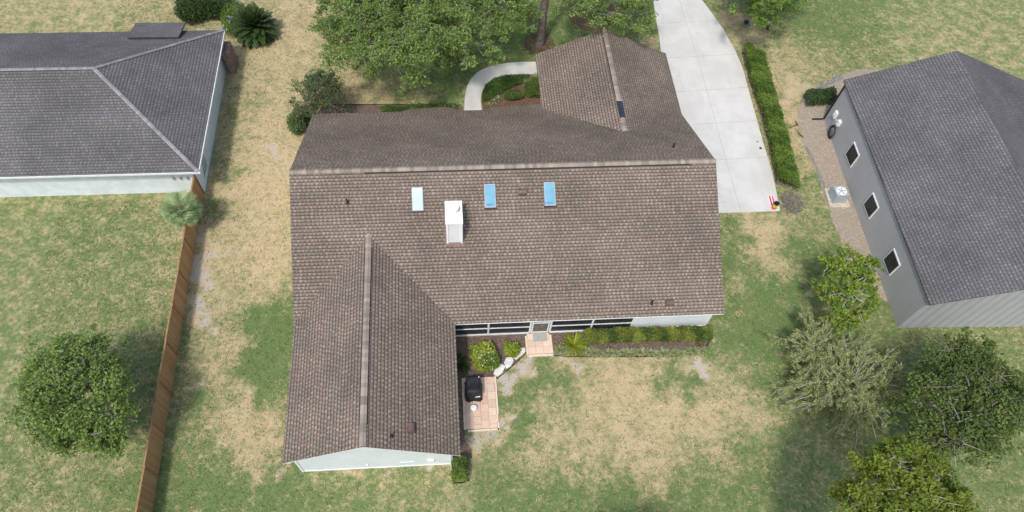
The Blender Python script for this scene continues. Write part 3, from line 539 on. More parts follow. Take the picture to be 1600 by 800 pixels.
# ------------------------------------------------------------------ trees and plants
def leafset(name, th, sets, m):
    V, F, C, o = [], [], [], 0
    for v, f, c in sets: V.append(v); F.append(f+o); C.append(c); o += len(v)
    return npmesh(name, np.concatenate(V), np.concatenate(F), np.concatenate(C), m, th)
def canopy(name, base, region, zlo, zhi, nclump, label, cat, leafc, bark, size=.17, per=80, crad=.6, tr=.25, trunk_h=2.0, aspect=.6, nlimb=7, drape=.0, group=None, needle=False, up=.35, twig=.022):
    """tree: base point, crown footprint polygon in photo pixels (unprojected at mid height), real clumps in 3-D"""
    zm = (zlo+zhi)/2; poly = g2(region, zm) if region else None
    xs, ys = zip(*poly); c = np.array([sum(xs)/len(xs), sum(ys)/len(ys)]); P = []
    rmax = max(math.hypot(x-c[0], y-c[1]) for x, y in poly)
    while len(P) < nclump:
        x, y = rng.uniform(min(xs), max(xs)), rng.uniform(min(ys), max(ys))
        if not inpoly(np.array([x]), np.array([y]), poly)[0]: continue
        r = math.hypot(x-c[0], y-c[1])/rmax; top = zlo+(zhi-zlo)*math.sqrt(max(0, 1-r*r*.9))
        P.append((x, y, top-(top-zlo)*.75*rng.random()**1.6))
    P = np.array(P); base = np.array([base[0], base[1], 0.])
    t = thing(name, tuple(base), label, cat, group)
    b = B(); hub = base+np.array([(c[0]-base[0])*.25, (c[1]-base[1])*.25, trunk_h])
    b.tube([base, base*.6+hub*.4+rng.normal(size=3)*[.06, .06, 0], hub], [tr*1.25, tr, tr*.85], 10)
    lim = P[rng.choice(len(P), nlimb, replace=False)]-np.array([0, 0, crad*.5]); nodes = []
    for q in lim:
        m1 = hub+(q-hub)*.45-np.array([0, 0, crad*.9])+rng.normal(size=3)*.15
        m0 = (hub+m1)/2+rng.normal(size=3)*.15; m2 = hub+(q-hub)*.65+rng.normal(size=3)*.25; pts = [hub, m0, m1, m2, hub+(q-hub)*.83+rng.normal(size=3)*.2, q]; b.tube(pts, [tr*.42, tr*.3, tr*.2, tr*.14, tr*.09, tr*.04], 6, False); nodes += [m1, m2, pts[4], q]
    nodes = np.array(nodes)
    for q in P:
        d = np.linalg.norm(nodes-q, axis=1)+np.maximum(0, nodes[:, 2]-q[2]+.2)*.6; a = nodes[np.argmin(d)]
        mid = (a+q)/2+rng.normal(size=3)*.2; b.tube([a, (a+mid)/2+rng.normal(size=3)*.13, mid, (q+mid)/2+rng.normal(size=3)*.12, q], [tr*.08, tr*.06, twig*1.3, twig, twig*.7], 4, False)
        for _ in range(2): b.tube([mid if _ else q, q+rng.normal(size=3)*crad*[.7, .7, .4]], [twig, twig*.5], 3, False)
    b.build('trunk', bark, t)
    n = len(P)*per; cid = np.repeat(np.arange(len(P)), per); rad = (crad*(.6+.7*rng.random(len(P))))[cid][:, None]
    off = ball(n, .2)*np.array([1, 1, .55])*rad
    sub = rng.normal(size=(len(P)*6, 3))*crad*[.5, .5, .25]; off = off*.55+sub[cid*6+rng.integers(0, 6, n)]
    Q = P[cid]+off; cl = np.clip(.5+.22*rng.normal(size=len(P)), 0, 1)[cid]
    dirs = norm(off+np.array([0, 0, -.05])) if needle else None
    leafset('crown', t, [leaves(Q, size, aspect, up, leafc[0], leafc[1], dirs, cl=cl)], M['leaf']); return t
OAKC = ((.15, .225, .065), (.28, .39, .12))
canopy('oak_tree', gp(690, 72), [(500, 45), (512, 98), (555, 126), (600, 116), (645, 132), (675, 110), (712, 108), (748, 96), (780, 98), (790, 52), (822, 40), (832, 0), (800, -60), (700, -110), (560, -90), (505, -20)], 2.6, 7.2, 380,
       'broad bright green oak with lichen-grey branches in front of the house', 'tree', OAKC, M['bark'], .175, 240, .76, .32, 2.4, nlimb=11, twig=.018)
canopy('oak_tree', gp(930, 20), [(872, 20), (905, 28), (930, 42), (955, 34), (1000, 48), (1024, 40), (1024, -10), (1010, -70), (930, -100), (870, -50)], 3.5, 7.5, 120,
       'smaller green oak rising from the mulch ring beyond the garage roof', 'tree', OAKC, M['bark'], .17, 210, .66, .22, 2.4, nlimb=7)
canopy('feathery_tree', gp(1199, 46), [(1146, 15), (1155, 28), (1180, 34), (1205, 33), (1224, 20), (1260, 6), (1275, -30), (1240, -90), (1170, -90), (1140, -30)], 2.6, 6.5, 150,
       'feathery light green tree with a thin trunk beside the driveway top', 'tree', ((.13, .22, .05), (.24, .37, .085)), M['stem'], .26, 150, .55, .09, 2.4, aspect=.3, nlimb=7, needle=True, up=.2)
canopy('yellow_green_tree', gp(1300, 480), [(1278, 418), (1292, 400), (1312, 392), (1350, 390), (1370, 430), (1360, 490), (1325, 512), (1300, 505), (1292, 480), (1282, 450)], 2.2, 4.6, 80,
       'small yellow-green broadleaf tree standing above the grey-green willowy tree', 'tree', ((.15, .25, .035), (.32, .40, .065)), M['palebark'], .2, 90, .42, .10, 1.4, nlimb=7)
canopy('yellow_green_tree', gp(1390, 800, 9.), [(1300, 822), (1308, 785), (1322, 752), (1345, 712), (1420, 690), (1500, 750), (1490, 850), (1390, 920), (1300, 900)], 7.0, 10.5, 200,
       'yellow-green broadleaf tree at the bottom right corner of the lawn', 'tree', ((.13, .20, .03), (.27, .33, .055)), M['palebark'], .18, 140, .5, .18, 5.5, nlimb=8, twig=.014)
# willowy grey-green tree: long arching sprays from a low crown
def willowy(base, hub, R, label):
    t = thing('willowy_tree', (base[0], base[1], 0), label, 'tree'); b = B(); hub = np.array(hub); base = np.array([*base[:2], 0.])
    b.tube([base, (base+hub)/2+[.1, 0, 0], hub], [.16, .13, .11], 8); sets = []
    for i in range(175):
        a = rng.uniform(0, 6.283); el = rng.uniform(-.1, 1.15); L = R*(.5+.55*rng.random())*(1 if el < .7 else .72)*(.62 if i % 3 == 0 else 1)
        d = np.array([math.cos(a)*math.cos(el), math.sin(a)*math.cos(el), math.sin(el)]); pts = []; p = hub+(np.array([-1.5, 2.0, .5]) if i % 3 == 0 else 0)
        for j in range(9): pts.append(p.copy()); d = norm((d+np.array([0, 0, -.075])+rng.normal(size=3)*.09)[None])[0]; p = p+d*L/8
        b.tube(pts, [.036*(1-j/8.6)+.008 for j in range(9)], 4, False); pts = np.array(pts)
        for s_ in range(7):
            w = rng.uniform(.35, 1.0); q = pts[int(w*7.99)]; dd = norm((d*.8+rng.normal(size=3)*.55)[None])[0]; l2 = rng.uniform(.35, .8)
            b.tube([q, q+dd*l2*.6, q+dd*l2+[0, 0, -.04]], [.012, .009, .004], 3, False)
            n = 40; u = rng.uniform(.25, 1.2, (n, 1)); Q = q+dd*l2*u+rng.normal(size=(n, 3))*.055
            sets.append(leaves(Q, .22, .24, .3, (.26, .31, .14), (.46, .51, .27), np.repeat(dd[None], n, 0)))
    b.tube([hub, hub+[-.8, 1.1, .1], hub+[-1.5, 2.0, .5]], [.09, .07, .05], 6); b.build('trunk', M['palebark'], t); leafset('crown', t, sets, M['leaf'])
willowy((23.2, 13.4), (22.9, 13.7, 1.4), 4.1, 'grey-green willowy tree of long pale sprays at the right edge of the back lawn')
# trees outside the picture whose shade falls on the lawn
canopy('shade_tree', (7.6, 3.6), [(890, 960), (930, 885), (1010, 870), (1090, 885), (1120, 960), (1050, 1030), (940, 1030)], 4, 7, 130, 'green shade tree below the bottom edge of the back lawn', 'tree', OAKC, M['bark'], .22, 60, .7, .2, 2.6)
# pine
pb = gp(843, 70); pn = thing('pine_tree', tuple(pb), 'tall bare grey pine trunk in a ring of red mulch left of the garage roof', 'tree')
B().tube([pb, pb+[.02, 0, .4], pb+[.03, .02, 3], pb+[.10, .05, 8], pb+[.2, .1, 17], pb+[.25, .1, 21]], [.40, .335, .30, .27, .2, .08], 14).build('trunk', M['pinebark'], pn, smooth=True)
Pc = pb+np.array([.2, .1, 18.5])+ball(60, .3)*[3, 3, 2.6]; ids = np.repeat(np.arange(60), 60)
leafset('crown', pn, [leaves(Pc[ids]+rng.normal(size=(3600, 3))*.4, .3, .08, .2, (.05, .10, .03), (.09, .15, .05))], M['leaf'])
bb = B(); [bb.tube([pb+[.2, .1, 16+i*.3], Pc[i]], [.07, .02], 4, False) for i in range(16)]; bb.build('limb', M['pinebark'], pn)
def shrub(name, base, rx, ry, h, n, size, label, cat, c0, c1, m='leafdark', aspect=.6, group=None, lumps=5, up=.4, inner=.6, flowers=None, z0=.05):
    base = np.array([base[0], base[1], 0.]); t = thing(name, tuple(base), label, cat, group); b = B(); Q = []
    for i in range(lumps):
        a = 6.283*i/lumps+rng.random(); qq = rng.uniform(.18, .55); o = np.array([math.cos(a)*rx*qq, math.sin(a)*ry*qq, h*(.42+.16*rng.random())]) if lumps > 1 else np.array([0, 0, h*.5])
        r = np.array([rx*.64, ry*.64, h*.48])*rng.uniform(.62, 1.0) if lumps > 1 else np.array([rx, ry, h*.5]); Q.append(base+o+ball(n//lumps, inner)*r)
        b.tube([base+rng.normal(size=3)*[.04, .04, 0], base+o*[.5, .5, .6], base+o], [.03, .022, .012], 5, False)
    Q = np.concatenate(Q); Q[:, 2] = np.maximum(Q[:, 2], z0); b.build('stem', M['stem'], t)
    D3 = Q/max(size*3.2, .2); cl = np.clip(.48+.3*np.sin(D3[:, 0]+1.7*np.sin(D3[:, 1]))+.25*np.sin(D3[:, 1]*1.3+D3[:, 2]), 0, 1)
    leafset('foliage', t, [leaves(Q, size, aspect, up, c0, c1, cl=cl)], M[m])
    if flowers:
        nf_, fs, fc = flowers; top = Q[np.argsort(-(Q[:, 2]+rng.random(len(Q))*h*.5))[:len(Q)//3]]; F = top[rng.choice(len(top), nf_)]+[0, 0, size*.4]
        F = np.repeat(F, 4, 0)+rng.normal(size=(nf_*4, 3))*fs*.35; leafset('flowers', t, [leaves(F, fs, .9, .7, fc, fc)], M['petal'])
    return t
def hedge(name, left, width, h, n, size, label, c0, c1, dens_low=.35, origin=None):
    """clipped hedge along a ground polyline (its left foot), leaves on top and sides over bare stems"""
    L = np.array(left); w = np.array(width); seg = np.linalg.norm(np.diff(L, axis=0), axis=1); cum = np.concatenate([[0], np.cumsum(seg)]); T = cum[-1]
    s = rng.random(n)*T; cx_ = np.interp(s, cum, L[:, 0]); cy_ = np.interp(s, cum, L[:, 1])
    dx, dy = np.interp(s, cum, w[:, 0]), np.interp(s, cum, w[:, 1]); u = rng.random(n); z = np.ones(n)*h; kind = rng.random(n)
    side = kind < (.25 if dens_low < .2 else .10); u = np.where(side, np.where(rng.random(n) < .6, 0, 1), u); z = np.where(side, h*(dens_low+(1-dens_low)*rng.random(n)**.7), z)
    nn = np.sin(s*3.1)*.035+np.sin(s*7.7+u*5)*.03+np.sin(u*9+s*2)*.02
    rndc = np.where(~side, -((np.abs(u-.5)*2)**4)*.08, 0)
    P = np.stack([cx_+dx*u, cy_+dy*u, z+nn*1.6+rndc-.22*rng.random(n)**1.3], 1)+rng.normal(size=(n, 3))*.04
    t = thing(name, (L[0][0], L[0][1], 0), label, 'hedge')
    b = B()
    for i in range(int(T*7)):
        q = rng.random()*T; x, y = np.interp(q, cum, L[:, 0]), np.interp(q, cum, L[:, 1]); ww = np.array([np.interp(q, cum, w[:, 0]), np.interp(q, cum, w[:, 1])])*rng.uniform(.06, .94)
        p = np.array([x+ww[0], y+ww[1], 0]); b.tube([p, p+rng.normal(size=3)*[.08, .08, 0]+[0, 0, h*.5], p+rng.normal(size=3)*[.14, .14, 0]+[0, 0, h*.9]], [.022, .016, .008], 4, False)
    b.build('stem', M['stem'], t); leafset('foliage', t, [leaves(P, size, .6, .45, c0, c1, cl=np.clip(.45+.3*np.sin(s*2.3+u*2)+.25*np.sin(s*5.9+1), 0, 1))], M['leafdark']); return t
HL = g2([(1158, 82), (1163, 100), (1172, 135), (1191, 190), (1205, 250), (1212, 288)]); HR = g2([(1195, 79), (1200, 97), (1210, 133), (1227, 190), (1243, 250), (1252, 290)], 1.0)
sheet('hedge_bed', rough(HL+HR[::-1][:0]+[(x+1.15, y) for x, y in HL[::-1]], .3, .05), .007, M['mulch'])
hedge('hedge', HL, [(b[0]-a[0], b[1]-a[1]) for a, b in zip(HL, HR)], 1.0, 42000, .10, 'long clipped green hedge along the right side of the driveway', (.06, .115, .016), (.175, .26, .045), .38)
RL = [(8.05, 17.75), (11, 17.75), (15.95, 17.62)]; hedge('hedge', RL, [(0, .72)]*3, .66, 20000, .10, 'dark green hedge against the rear wall beside the screened porch', (.045, .085, .018), (.22, .255, .045), .1)
hedge('hedge', [gp(1257, 168)[:2], gp(1300, 163)[:2]], [(0.05, .95), (.05, .95)], .9, 9000, .09, 'short dark clipped hedge beside the grey neighbouring house', (.035, .07, .025), (.07, .115, .035), .1)
FB = [(-4.6, 35.9), (-1.5, 36.1), (1.0, 36.3)]; hedge('hedge', [(-4.7, 36.85), (-1.5, 36.95), (.9, 36.95)], [(0, 1.0)]*3, .45, 9000, .10, 'low hedge in the front bed along the edging', (.06, .105, .025), (.13, .185, .045), .1)
# dead brown-grey remains of the hedge at its near end
gt = thing('dry_bush', tuple(gp(1236, 318)), 'grey leafless dry bush at the near end of the driveway hedge', 'bush'); b = B(); gb = gp(1236, 318)
for i in range(420):
    a = rng.uniform(0, 6.283); r = .85*math.sqrt(rng.random()); p = gb+[r*math.cos(a)*.9, r*math.sin(a)*1.1, 0]; d = rng.normal(size=3)*[.22, .22, .06]+[0, 0, .28]
    b.tube([p, p+d*.6, p+d+rng.normal(size=3)*.1], [.012, .009, .005], 3, False)
b.build('twigs', simple('grey_twigs', (.30, .28, .25), .9, .25, 8), gt)
# rear garden
shrub('flowering_bush', gp(757, 566), 1.15, 1.1, 1.05, 3600, .24, 'big round green bush dotted with white flowers beside the barbecue patio', 'bush', (.06, .13, .02), (.38, .42, .06), 'leafdark', .42, None, 9, .5, .6, (42, .06, (.80, .80, .70)))
shrub('yellow_bush', gp(797, 548), .62, .6, .7, 1300, .22, 'small yellow-green bush between the flowering bush and the porch step', 'bush', (.10, .18, .02), (.33, .37, .045), 'leafdark', .5, None, 4, .5, .55)
UL = [gp(708, 749, .9)[:2], gp(707, 714, .9)[:2]]; UR = [gp(728, 748, .9)[:2], gp(729, 712, .9)[:2]]
hedge('upright_shrub', UL, [tuple(b-a) for a, b in zip(UL, UR)], .95, 5200, .09, 'small boxy dark green shrub at the right corner of the rear gable', (.045, .09, .016), (.15, .22, .04), .1)
shrub('corner_bush', gp(472, 203), .95, 1.3, 1.9, 9500, .12, 'dense rounded dark green bush tucked against the front left house corner', 'bush', (.06, .10, .035), (.14, .20, .075), 'leafdark', .55, None, 7, .3, .6)
canopy('airy_tree', (-9.4, 36.6), [(462, 178), (458, 150), (478, 136), (500, 112), (522, 118), (530, 140), (545, 165), (530, 182), (490, 184)], 1.0, 3.4, 75,
       'airy dark green small tree at the front left corner of the house', 'tree', ((.08, .12, .055), (.17, .23, .105)), M['stem'], .15, 130, .42, .07, .8, aspect=.4, nlimb=6)
ISG = [((802, 153), .95, .62, .6, 'round dark green shrub in the middle of the front planting island'), ((833, 142), .8, 1.0, .7, 'dark green shrub beside the garage wall in the planting island')]
for q, a, c, h, lb in ISG: shrub('round_shrub', gp(*q), a, c, h, 6500, .10, lb, 'bush', (.05, .095, .022), (.12, .18, .04), 'leafdark', .6, 'shrubs in the front planting island', 7, .4, .6)
def strappy(name, base, n, L, label, cat, c0, c1, group=None, arch=.9, w=.03, h0=.1, el=(.3, 1.3), width_tip=.3, th=None):
    """rosette of arching strap leaves; returns thing (or the arrays)"""
    base = np.array([base[0], base[1], base[2] if len(base) > 2 else 0.]); V, F, C = [], [], []
    for i in range(n):
        a = rng.uniform(0, 6.283); e = rng.uniform(*el); l = L*(.7+.45*rng.random()); d = np.array([math.cos(a)*math.cos(e), math.sin(a)*math.cos(e), math.sin(e)]); s = np.array([-math.sin(a), math.cos(a), 0]); p = base+d*.03+[0, 0, h0]
        k_ = rng.random(); col = (np.array(c0)*(1-k_)+np.array(c1)*k_)*(.85+.3*rng.random()); st0 = len(V)
        for j in range(6):
            f = j/5; ww = w*(.6+.9*f*(1-f)*2)*(1 if j < 5 else width_tip); V += [p-s*ww/2, p+s*ww/2]; C += [col, col]; d = norm((d+np.array([0, 0, -arch*.22]))[None])[0]; p = p+d*l/5
            p = np.array([p[0], p[1], max(p[2], base[2]+.015)])
        for j in range(5): q = st0+2*j; F.append([q, q+1, q+3, q+2])
    V, F, C = np.array(V), np.array(F), np.array(C)
    if th is not None: return V, F, C
    t = thing(name, tuple(base), label, cat, group); npmesh('foliage', V, F, C, M['leaf'], t); return t
strappy('fern_palm', gp(896, 541), 85, .85, 'bright yellow-green spiky palm in the mulch right of the porch step', 'plant', (.14, .22, .02), (.34, .36, .04), w=.09, el=(.1, 1.1), arch=.6)
strappy('dark_cordyline', gp(718, 572), 70, .75, 'dark green strappy plant in the shade beside the rear wing wall', 'plant', (.03, .07, .015), (.06, .12, .03), w=.07)
strappy('reddish_plant', gp(1092, 541), 30, .35, 'small brownish spiky plant near the right end of the rear bed', 'plant', (.16, .12, .05), (.2, .17, .06), w=.03)
lx = [872, 880, 888, 905, 914, 921, 930, 939, 947, 956, 964, 972, 981, 990, 998, 1006, 1014, 1023, 1032, 1041, 1050, 1057, 1066, 1076, 1085, 1095]
for i, px in enumerate(lx):
    strappy('lily_turf', gp(px+rng.normal()*1.5, (549 if px < 920 else 552.5 if px < 1070 else 549)+rng.normal()*1.0), 70 if i % 5 else 100, .33 if i % 6 else .44, 'pale striped grassy clump in the edging row of the rear bed', 'plant', (.20, .25, .11), (.46, .50, .30), 'pale grassy clumps edging the rear bed', w=.03)
for px, py, L in ((822, 133, .42), (834, 128, .45), (828, 138, .35), (778, 157, .32), (764, 167, .3), (838, 122, .4), (772, 161, .3)):
    strappy('lily_turf', gp(px, py), 60, L, 'pale striped grassy clump in the front planting island', 'plant', (.18, .22, .10), (.44, .46, .28), 'pale grassy clumps in the front planting island', w=.03)
gc = B(); P = []
isl = g2([(754, 160), (753, 148), (758, 136), (771, 125), (790, 120), (828, 119), (820, 131), (800, 137), (784, 147), (768, 158)]); xs, ys = zip(*isl); pts = rng.uniform((min(xs), min(ys)), (max(xs), max(ys)), (16000, 2)); pts = pts[inpoly(pts[:, 0], pts[:, 1], isl)]
V, F, C = leaves(np.concatenate([pts, .05+.2*rng.random((len(pts), 1))], 1), .15, .25, .3, (.045, .10, .018), (.10, .17, .035)); npmesh('ground_cover', V, F, C, M['leafdark'], kind='stuff')
# stepping stones, edging, patio, doormat
for pts, lb in (([(773, 583), (775, 573), (783, 570), (788, 573), (784, 581), (778, 586)], 'flat white stepping stone nearest the flowering bush'), ([(789, 566), (792, 560), (799, 559), (801, 564), (798, 570), (792, 574)], 'flat white stepping stone in the middle of the row of three'), ([(804, 557), (806, 551), (813, 545), (819, 545), (819, 550), (812, 556), (808, 560)], 'flat white stepping stone nearest the brick porch step')):
    p = g2(pts, .1); c = np.mean(p, 0); o = B().prism([(c[0]+(x-c[0])*1.25, c[1]+(y-c[1])*1.25) for x, y in p], .0, .1).build('stepping_stone', M['rock'], None, (c[0], c[1], 0), bevel=.02); tag(o, lb, 'stone', 'stepping stones in the rear bed')
def edging(pts, label, h=.07):
    p = [(x, y, .02+h*.5) for x, y in g2(pts)]; o = B().tube(p, .028, 6).build('bed_edging', M['edging'], None, p[0]); tag(o, label, 'edging')
edging([(776, 592), (792, 580), (816, 558), (824, 549)], 'dark edging strip running from the patio corner to the porch step')
edging([(864, 556), (900, 558), (985, 558), (1060, 557), (1090, 552), (1105, 540), (1110, 530)], 'dark edging strip curving along the rear hedge bed')
edging([(497, 164), (560, 164), (640, 164), (712, 163)], 'dark edging strip along the front bed', .09)
edging([(708, 756), (720, 755), (733, 751)], 'short dark edging strip in front of the gable corner shrub', .12)
pt = B(); x0, y0 = .50, 12.62
for i in range(4):
    y = y0-.25*(i % 2); kx = .455
    while y < 15.80:
        a, c = max(y, y0), min(y+.5, 15.82); f = .87+.2*rng.random(); pk = rng.random()*.05; pt.cur = (.63*f, (.50-pk)*f, (.385-pk)*f)
        if c-a > .08: pt.box((x0+kx*(i+.5), (a+c)/2, .03), (kx-.012, c-a-.012, .06+.004*rng.random()))
        y += .5
o = pt.build('patio', M['paver']); o['kind'] = 'structure'
cb = B()
for (x1, y1), (x2, y2) in (((.44, 12.6), (.44, 15.8)), ((2.39, 12.5), (2.39, 15.85)), ((.6, 12.52), (2.42, 12.52))):
    L = math.hypot(x2-x1, y2-y1); n = int(L/.45)
    for i in range(n): f = (i+.5)/n; cb.cur = tuple(np.array((.66, .55, .42))*(.92+.16*rng.random())); cb.box((x1+(x2-x1)*f+rng.normal()*.008, y1+(y2-y1)*f+rng.normal()*.008, .04), ((.11, L/n-.01, .09) if x1 == x2 else (L/n-.01, .11, .09)))
o = cb.build('patio_border', M['paver']); o['kind'] = 'structure'
pd = B()
for i in range(3):
    for j in range(3): f = .88+.24*rng.random(); pd.cur = (.63*f, .48*f, .385*f); pd.box((4.76+i*.47, 17.43+j*.46, .04), (.458, .448, .08))
for i in range(4): pd.cur = (.68, .57, .45); pd.box((4.72+i*.38, 17.1, .045), (.37, .14, .09))
for sx in (4.46, 5.98):
    for j in range(3): pd.cur = (.66, .55, .43); pd.box((sx, 17.36+j*.44, .045), (.12, .43, .09))
o = pd.build('porch_step', M['paver']); o['kind'] = 'structure'
o = B().box((5.32, 18.28, .093), (.85, .5, .016)).build('doormat', simple('grey_mat', (.36, .37, .35), .95, .1, 14), None, (5.32, 18.28, .085)); tag(o, 'grey doormat on the brick step at the screen door', 'doormat')
# covered barbecue, tub
GB = np.array([1.05, 14.95, .06]); gr = thing('barbecue', tuple(GB), 'barbecue under a black fitted cover on the paver patio', 'barbecue')
cv = B(); rings = []
for z, w, l, fl in ((0.0, 1.04, 1.36, .07), (.30, .90, 1.24, .035), (.62, .82, 1.16, .015), (.80, .88, 1.22, 0), (.95, .84, 1.14, 0), (1.06, .76, 1.0, 0), (1.13, .60, .80, 0)):
    R = []
    for q in range(28):
        a = 6.283*q/28; e = .32; x = abs(math.cos(a))**e*math.copysign(1, math.cos(a)); y = abs(math.sin(a))**e*math.copysign(1, math.sin(a)); rp = 1+fl*math.sin(q*2.3)+.012*math.sin(q*1.7+z*9)
        R.append(GB+[x*w/2*rp, y*l/2*rp, z])
    rings.append(R)
for i in range(len(rings)-1):
    for q in range(28): m_ = (q+1) % 28; cv.poly([rings[i][q], rings[i][m_], rings[i+1][m_], rings[i+1][q]])
cv.poly(rings[-1]); cvo = cv.build('cover', M['grillcover'], gr, smooth=True)
B().slab([GB+[.02, -.66, .66], GB+[.34, -.66, .68], GB+[.36, -.64, .80], GB+[.12, -.64, .74]], .012).build('emblem', M['bright'], cvo)
B().slab([GB+[.24, .38, 1.10], GB+[.36, .40, 1.09], GB+[.32, .50, 1.07]], .01).build('emblem', M['bright'], cvo)
hd = B().tube([GB+[-.25, -.56, .78], GB+[.25, -.56, .78]], .03, 8).build('handle_bulge', M['grillcover'], gr)
tc = gp(740, 640); tc[2] = .06; tu = thing('tub', tuple(tc), 'white round lidded tub on the patio in front of the covered barbecue', 'tub')
B().lathe(tc, [(.14, 0), (.165, .05), (.165, .26)], 24).build('body', M['bright'], tu); B().lathe(tc+[0, 0, .26], [(.175, 0), (.175, .03), (.15, .045), (0, .05)], 24).build('lid', M['bright'], tu)
B().lathe(tc+[0, 0, .31], [(.085, 0), (.085, .012), (.0, .014)], 20).build('lid_knob', M['alu'], tu)
# driveway end: bucket and striped board
bc = gp(1208.5, 325.5); bc[2] = .035; bk = thing('bucket', tuple(bc), 'yellow bucket with dark open top and red foot at the driveway end', 'bucket')
B().lathe(bc, [(.15, 0), (.16, .06), (.16, .16)], 20).build('foot', M['red'], bk); B().lathe(bc+[0, 0, .16], [(.155, 0), (.17, .34)], 20).build('body', M['yellow'], bk)
B().lathe(bc+[0, 0, .50], [(.19, 0), (.19, .05), (.15, .05), (.14, .012)], 20).build('rim', M['black'], bk); B().lathe(bc+[0, 0, .49], [(.15, 0), (.15, .02)], 20).build('opening', M['black'], bk)
q = [gp(*p, .06) for p in ((1205, 323), (1212, 320), (1208.5, 306.5), (1200.5, 306.5))]; bo = thing('striped_board', tuple(np.mean(q, 0)), 'red and white striped board lying on the driveway beside the bucket', 'board')
lerp = lambda a, c, f: a+(c-a)*f
B().slab(q, .03).build('panel', M['bright'], bo)
for f0, f1 in ((.08, .40), (.62, .90)):
    B().slab([lerp(q[0], q[1], f0)+[0, 0, .005], lerp(q[0], q[1], f1)+[0, 0, .005], lerp(q[3], q[2], f1)+[0, 0, .005], lerp(q[3], q[2], f0)+[0, 0, .005]], .003).build('stripe', M['red'], bo)
nb = gp(1165, 37); ln = thing('garden_stake', tuple(nb), 'small dark blue object on a thin stake beside the driveway top', 'garden ornament')
B().tube([nb, nb+[.05, .05, .9]], .015, 6).build('stake', M['fencetrim'], ln); B().lathe(nb+[0, 0, .02], [(.10, 0), (.2, .1), (.18, .25), (.06, .34), (0, .35)], 16).build('blue_base', M['navy'], ln)
for px, py, sc in ((1188, 232, 1), (1183, 222, .55)): 
    o = B().lathe(gp(px, py)+[0, 0, .036], [(.10*sc, 0), (.10*sc, .012), (0, .014)], 14).build('drain_cover', M['vent_dark'], drv)
# ------------------------------------------------------------------ left neighbour, fence, palms
def hiproof(b, x0, x1, y0, y1, ze, s, t=.1):
    h = (y1-y0)/2*s; ym = (y0+y1)/2; r0, r1 = x0+(y1-y0)/2, x1-(y1-y0)/2; q = math.hypot(1, s)
    A, Bq, C, D = (x0, y0, ze), (x1, y0, ze), (x1, y1, ze), (x0, y1, ze); R0, R1 = (r0, ym, ze+h), (r1, ym, ze+h)
    for P, ax, sg in (((A, Bq, R1, R0), 0, 1), ((Bq, C, R1), 1, -1), ((C, D, R0, R1), 0, -1), ((D, A, R0), 1, 1)):
        b.slab(list(P), t, [((p[0], sg*p[1]*q) if ax == 0 else (p[1], sg*p[0]*q)) for p in P])
    return (A, Bq, C, D, R0, R1)
nh = thing('neighbour_house', (-26, 36.7, 0), 'grey hip roofed house with pale blue wall beyond the left side yard', 'house')
NY0, NY1, NX = 30.0, 43.55, -16.12
b = B(); A_, B_, C_, D_2, R0, R1 = hiproof(b, -40, NX, NY0, NY1, 2.65, .38); nroof = b.build('roof', M['shingle_grey'], nh)
for p, q_ in ((B_, R1), (C_, R1), (R1, R0)):
    cb = B(); p_, q2 = np.array(p), np.array(q_); L = np.linalg.norm(q2-p_); n = int(L/.22); t = (q2-p_)/L; s = np.cross(t, [0, 0, 1]); s /= np.linalg.norm(s)
    for i in range(n):
        f = .85+.4*rng.random(); cb.cur = (.24*f, .235*f, .23*f); a, c = p_+t*L*i/n+[0, 0, .05], p_+t*L*(i+1)/n+[0, 0, .065]; d = np.array([0, 0, -.03])
        cb.poly([a-s*.13+d, a+s*.13+d, c+s*.13+d, c-s*.13+d]) if 0 else (cb.poly([a+s*.13+d, c+s*.13+d, c, a]), cb.poly([a, c, c-s*.13+d, a-s*.13+d]))
    cb.build('ridge_cap', M['cap'], nroof)
b = B(); b.slab([(-22.5, 41.9, 3.45), (-18.9, 41.9, 3.45), (-18.9, 44.1, 2.95), (-22.5, 44.1, 2.95)], .12, [(-25, 0), (-21, 0), (-21, 4), (-25, 4)]); b.build('porch_roof', M['shingle_grey'], nh)
b = B().box((-28.1, (30.55+43.0)/2, 1.27), (22.9, 12.45, 2.54)); b.build('wall', M['nbr_wall'], nh)
b = B().box((NX+.03, (NY0+NY1)/2, 2.57), (.05, NY1-NY0, .14)); b.box((-28, NY0-.02, 2.57), (24, .05, .14)); b.build('fascia', M['white'], nh)
b = B().box((-16.1, 42.6, .95), (.5, 1.3, 1.9)); b.build('brick_pier', M['brick'], nh)
b = B(); wx = -16.62
for i in range(4): y = 31.6+i*.28; b.tube([(wx, y, 1.9-.2*i), (wx+.03, y+.1, 1.5), (wx, y+.28, 1.2+.15*i), (wx+.03, y+.12, .8), (wx, y-.12, .45)], .018, 4)
b.build('cable', M['black'], nh)
for i in range(3): B().box((-17.3-.45*i, 30.5, 1.5), (.12, .12, .2)).build('wall_bracket', M['steel'], nh)
fe = thing('wooden_fence', (-16.6, 20, 0), 'tall brown wooden board fence running along the left yard', 'fence')
FX = lambda y: -16.72+(30.4-y)*.012
yy = 30.4; i = 0
while yy > -2:
    y1 = yy-2.45; b = B(); b.slab([(FX(yy)-.02, yy-.06, 1.83), (FX(y1)-.02, y1+.06, 1.83), (FX(y1)+.02, y1+.06, 1.83), (FX(yy)+.02, yy-.06, 1.83)], 1.8); pa = b.build('board_panel', M['fence'], fe)
    B().box(((FX(yy)+FX(y1))/2, (yy+y1)/2, 1.86), (.10, 2.4, .035)).build('rail', M['fencetrim'], pa); B().box((FX(yy)+.02, yy, .93), (.11, .11, 1.9)).build('post', M['fencetrim'], fe); yy = y1
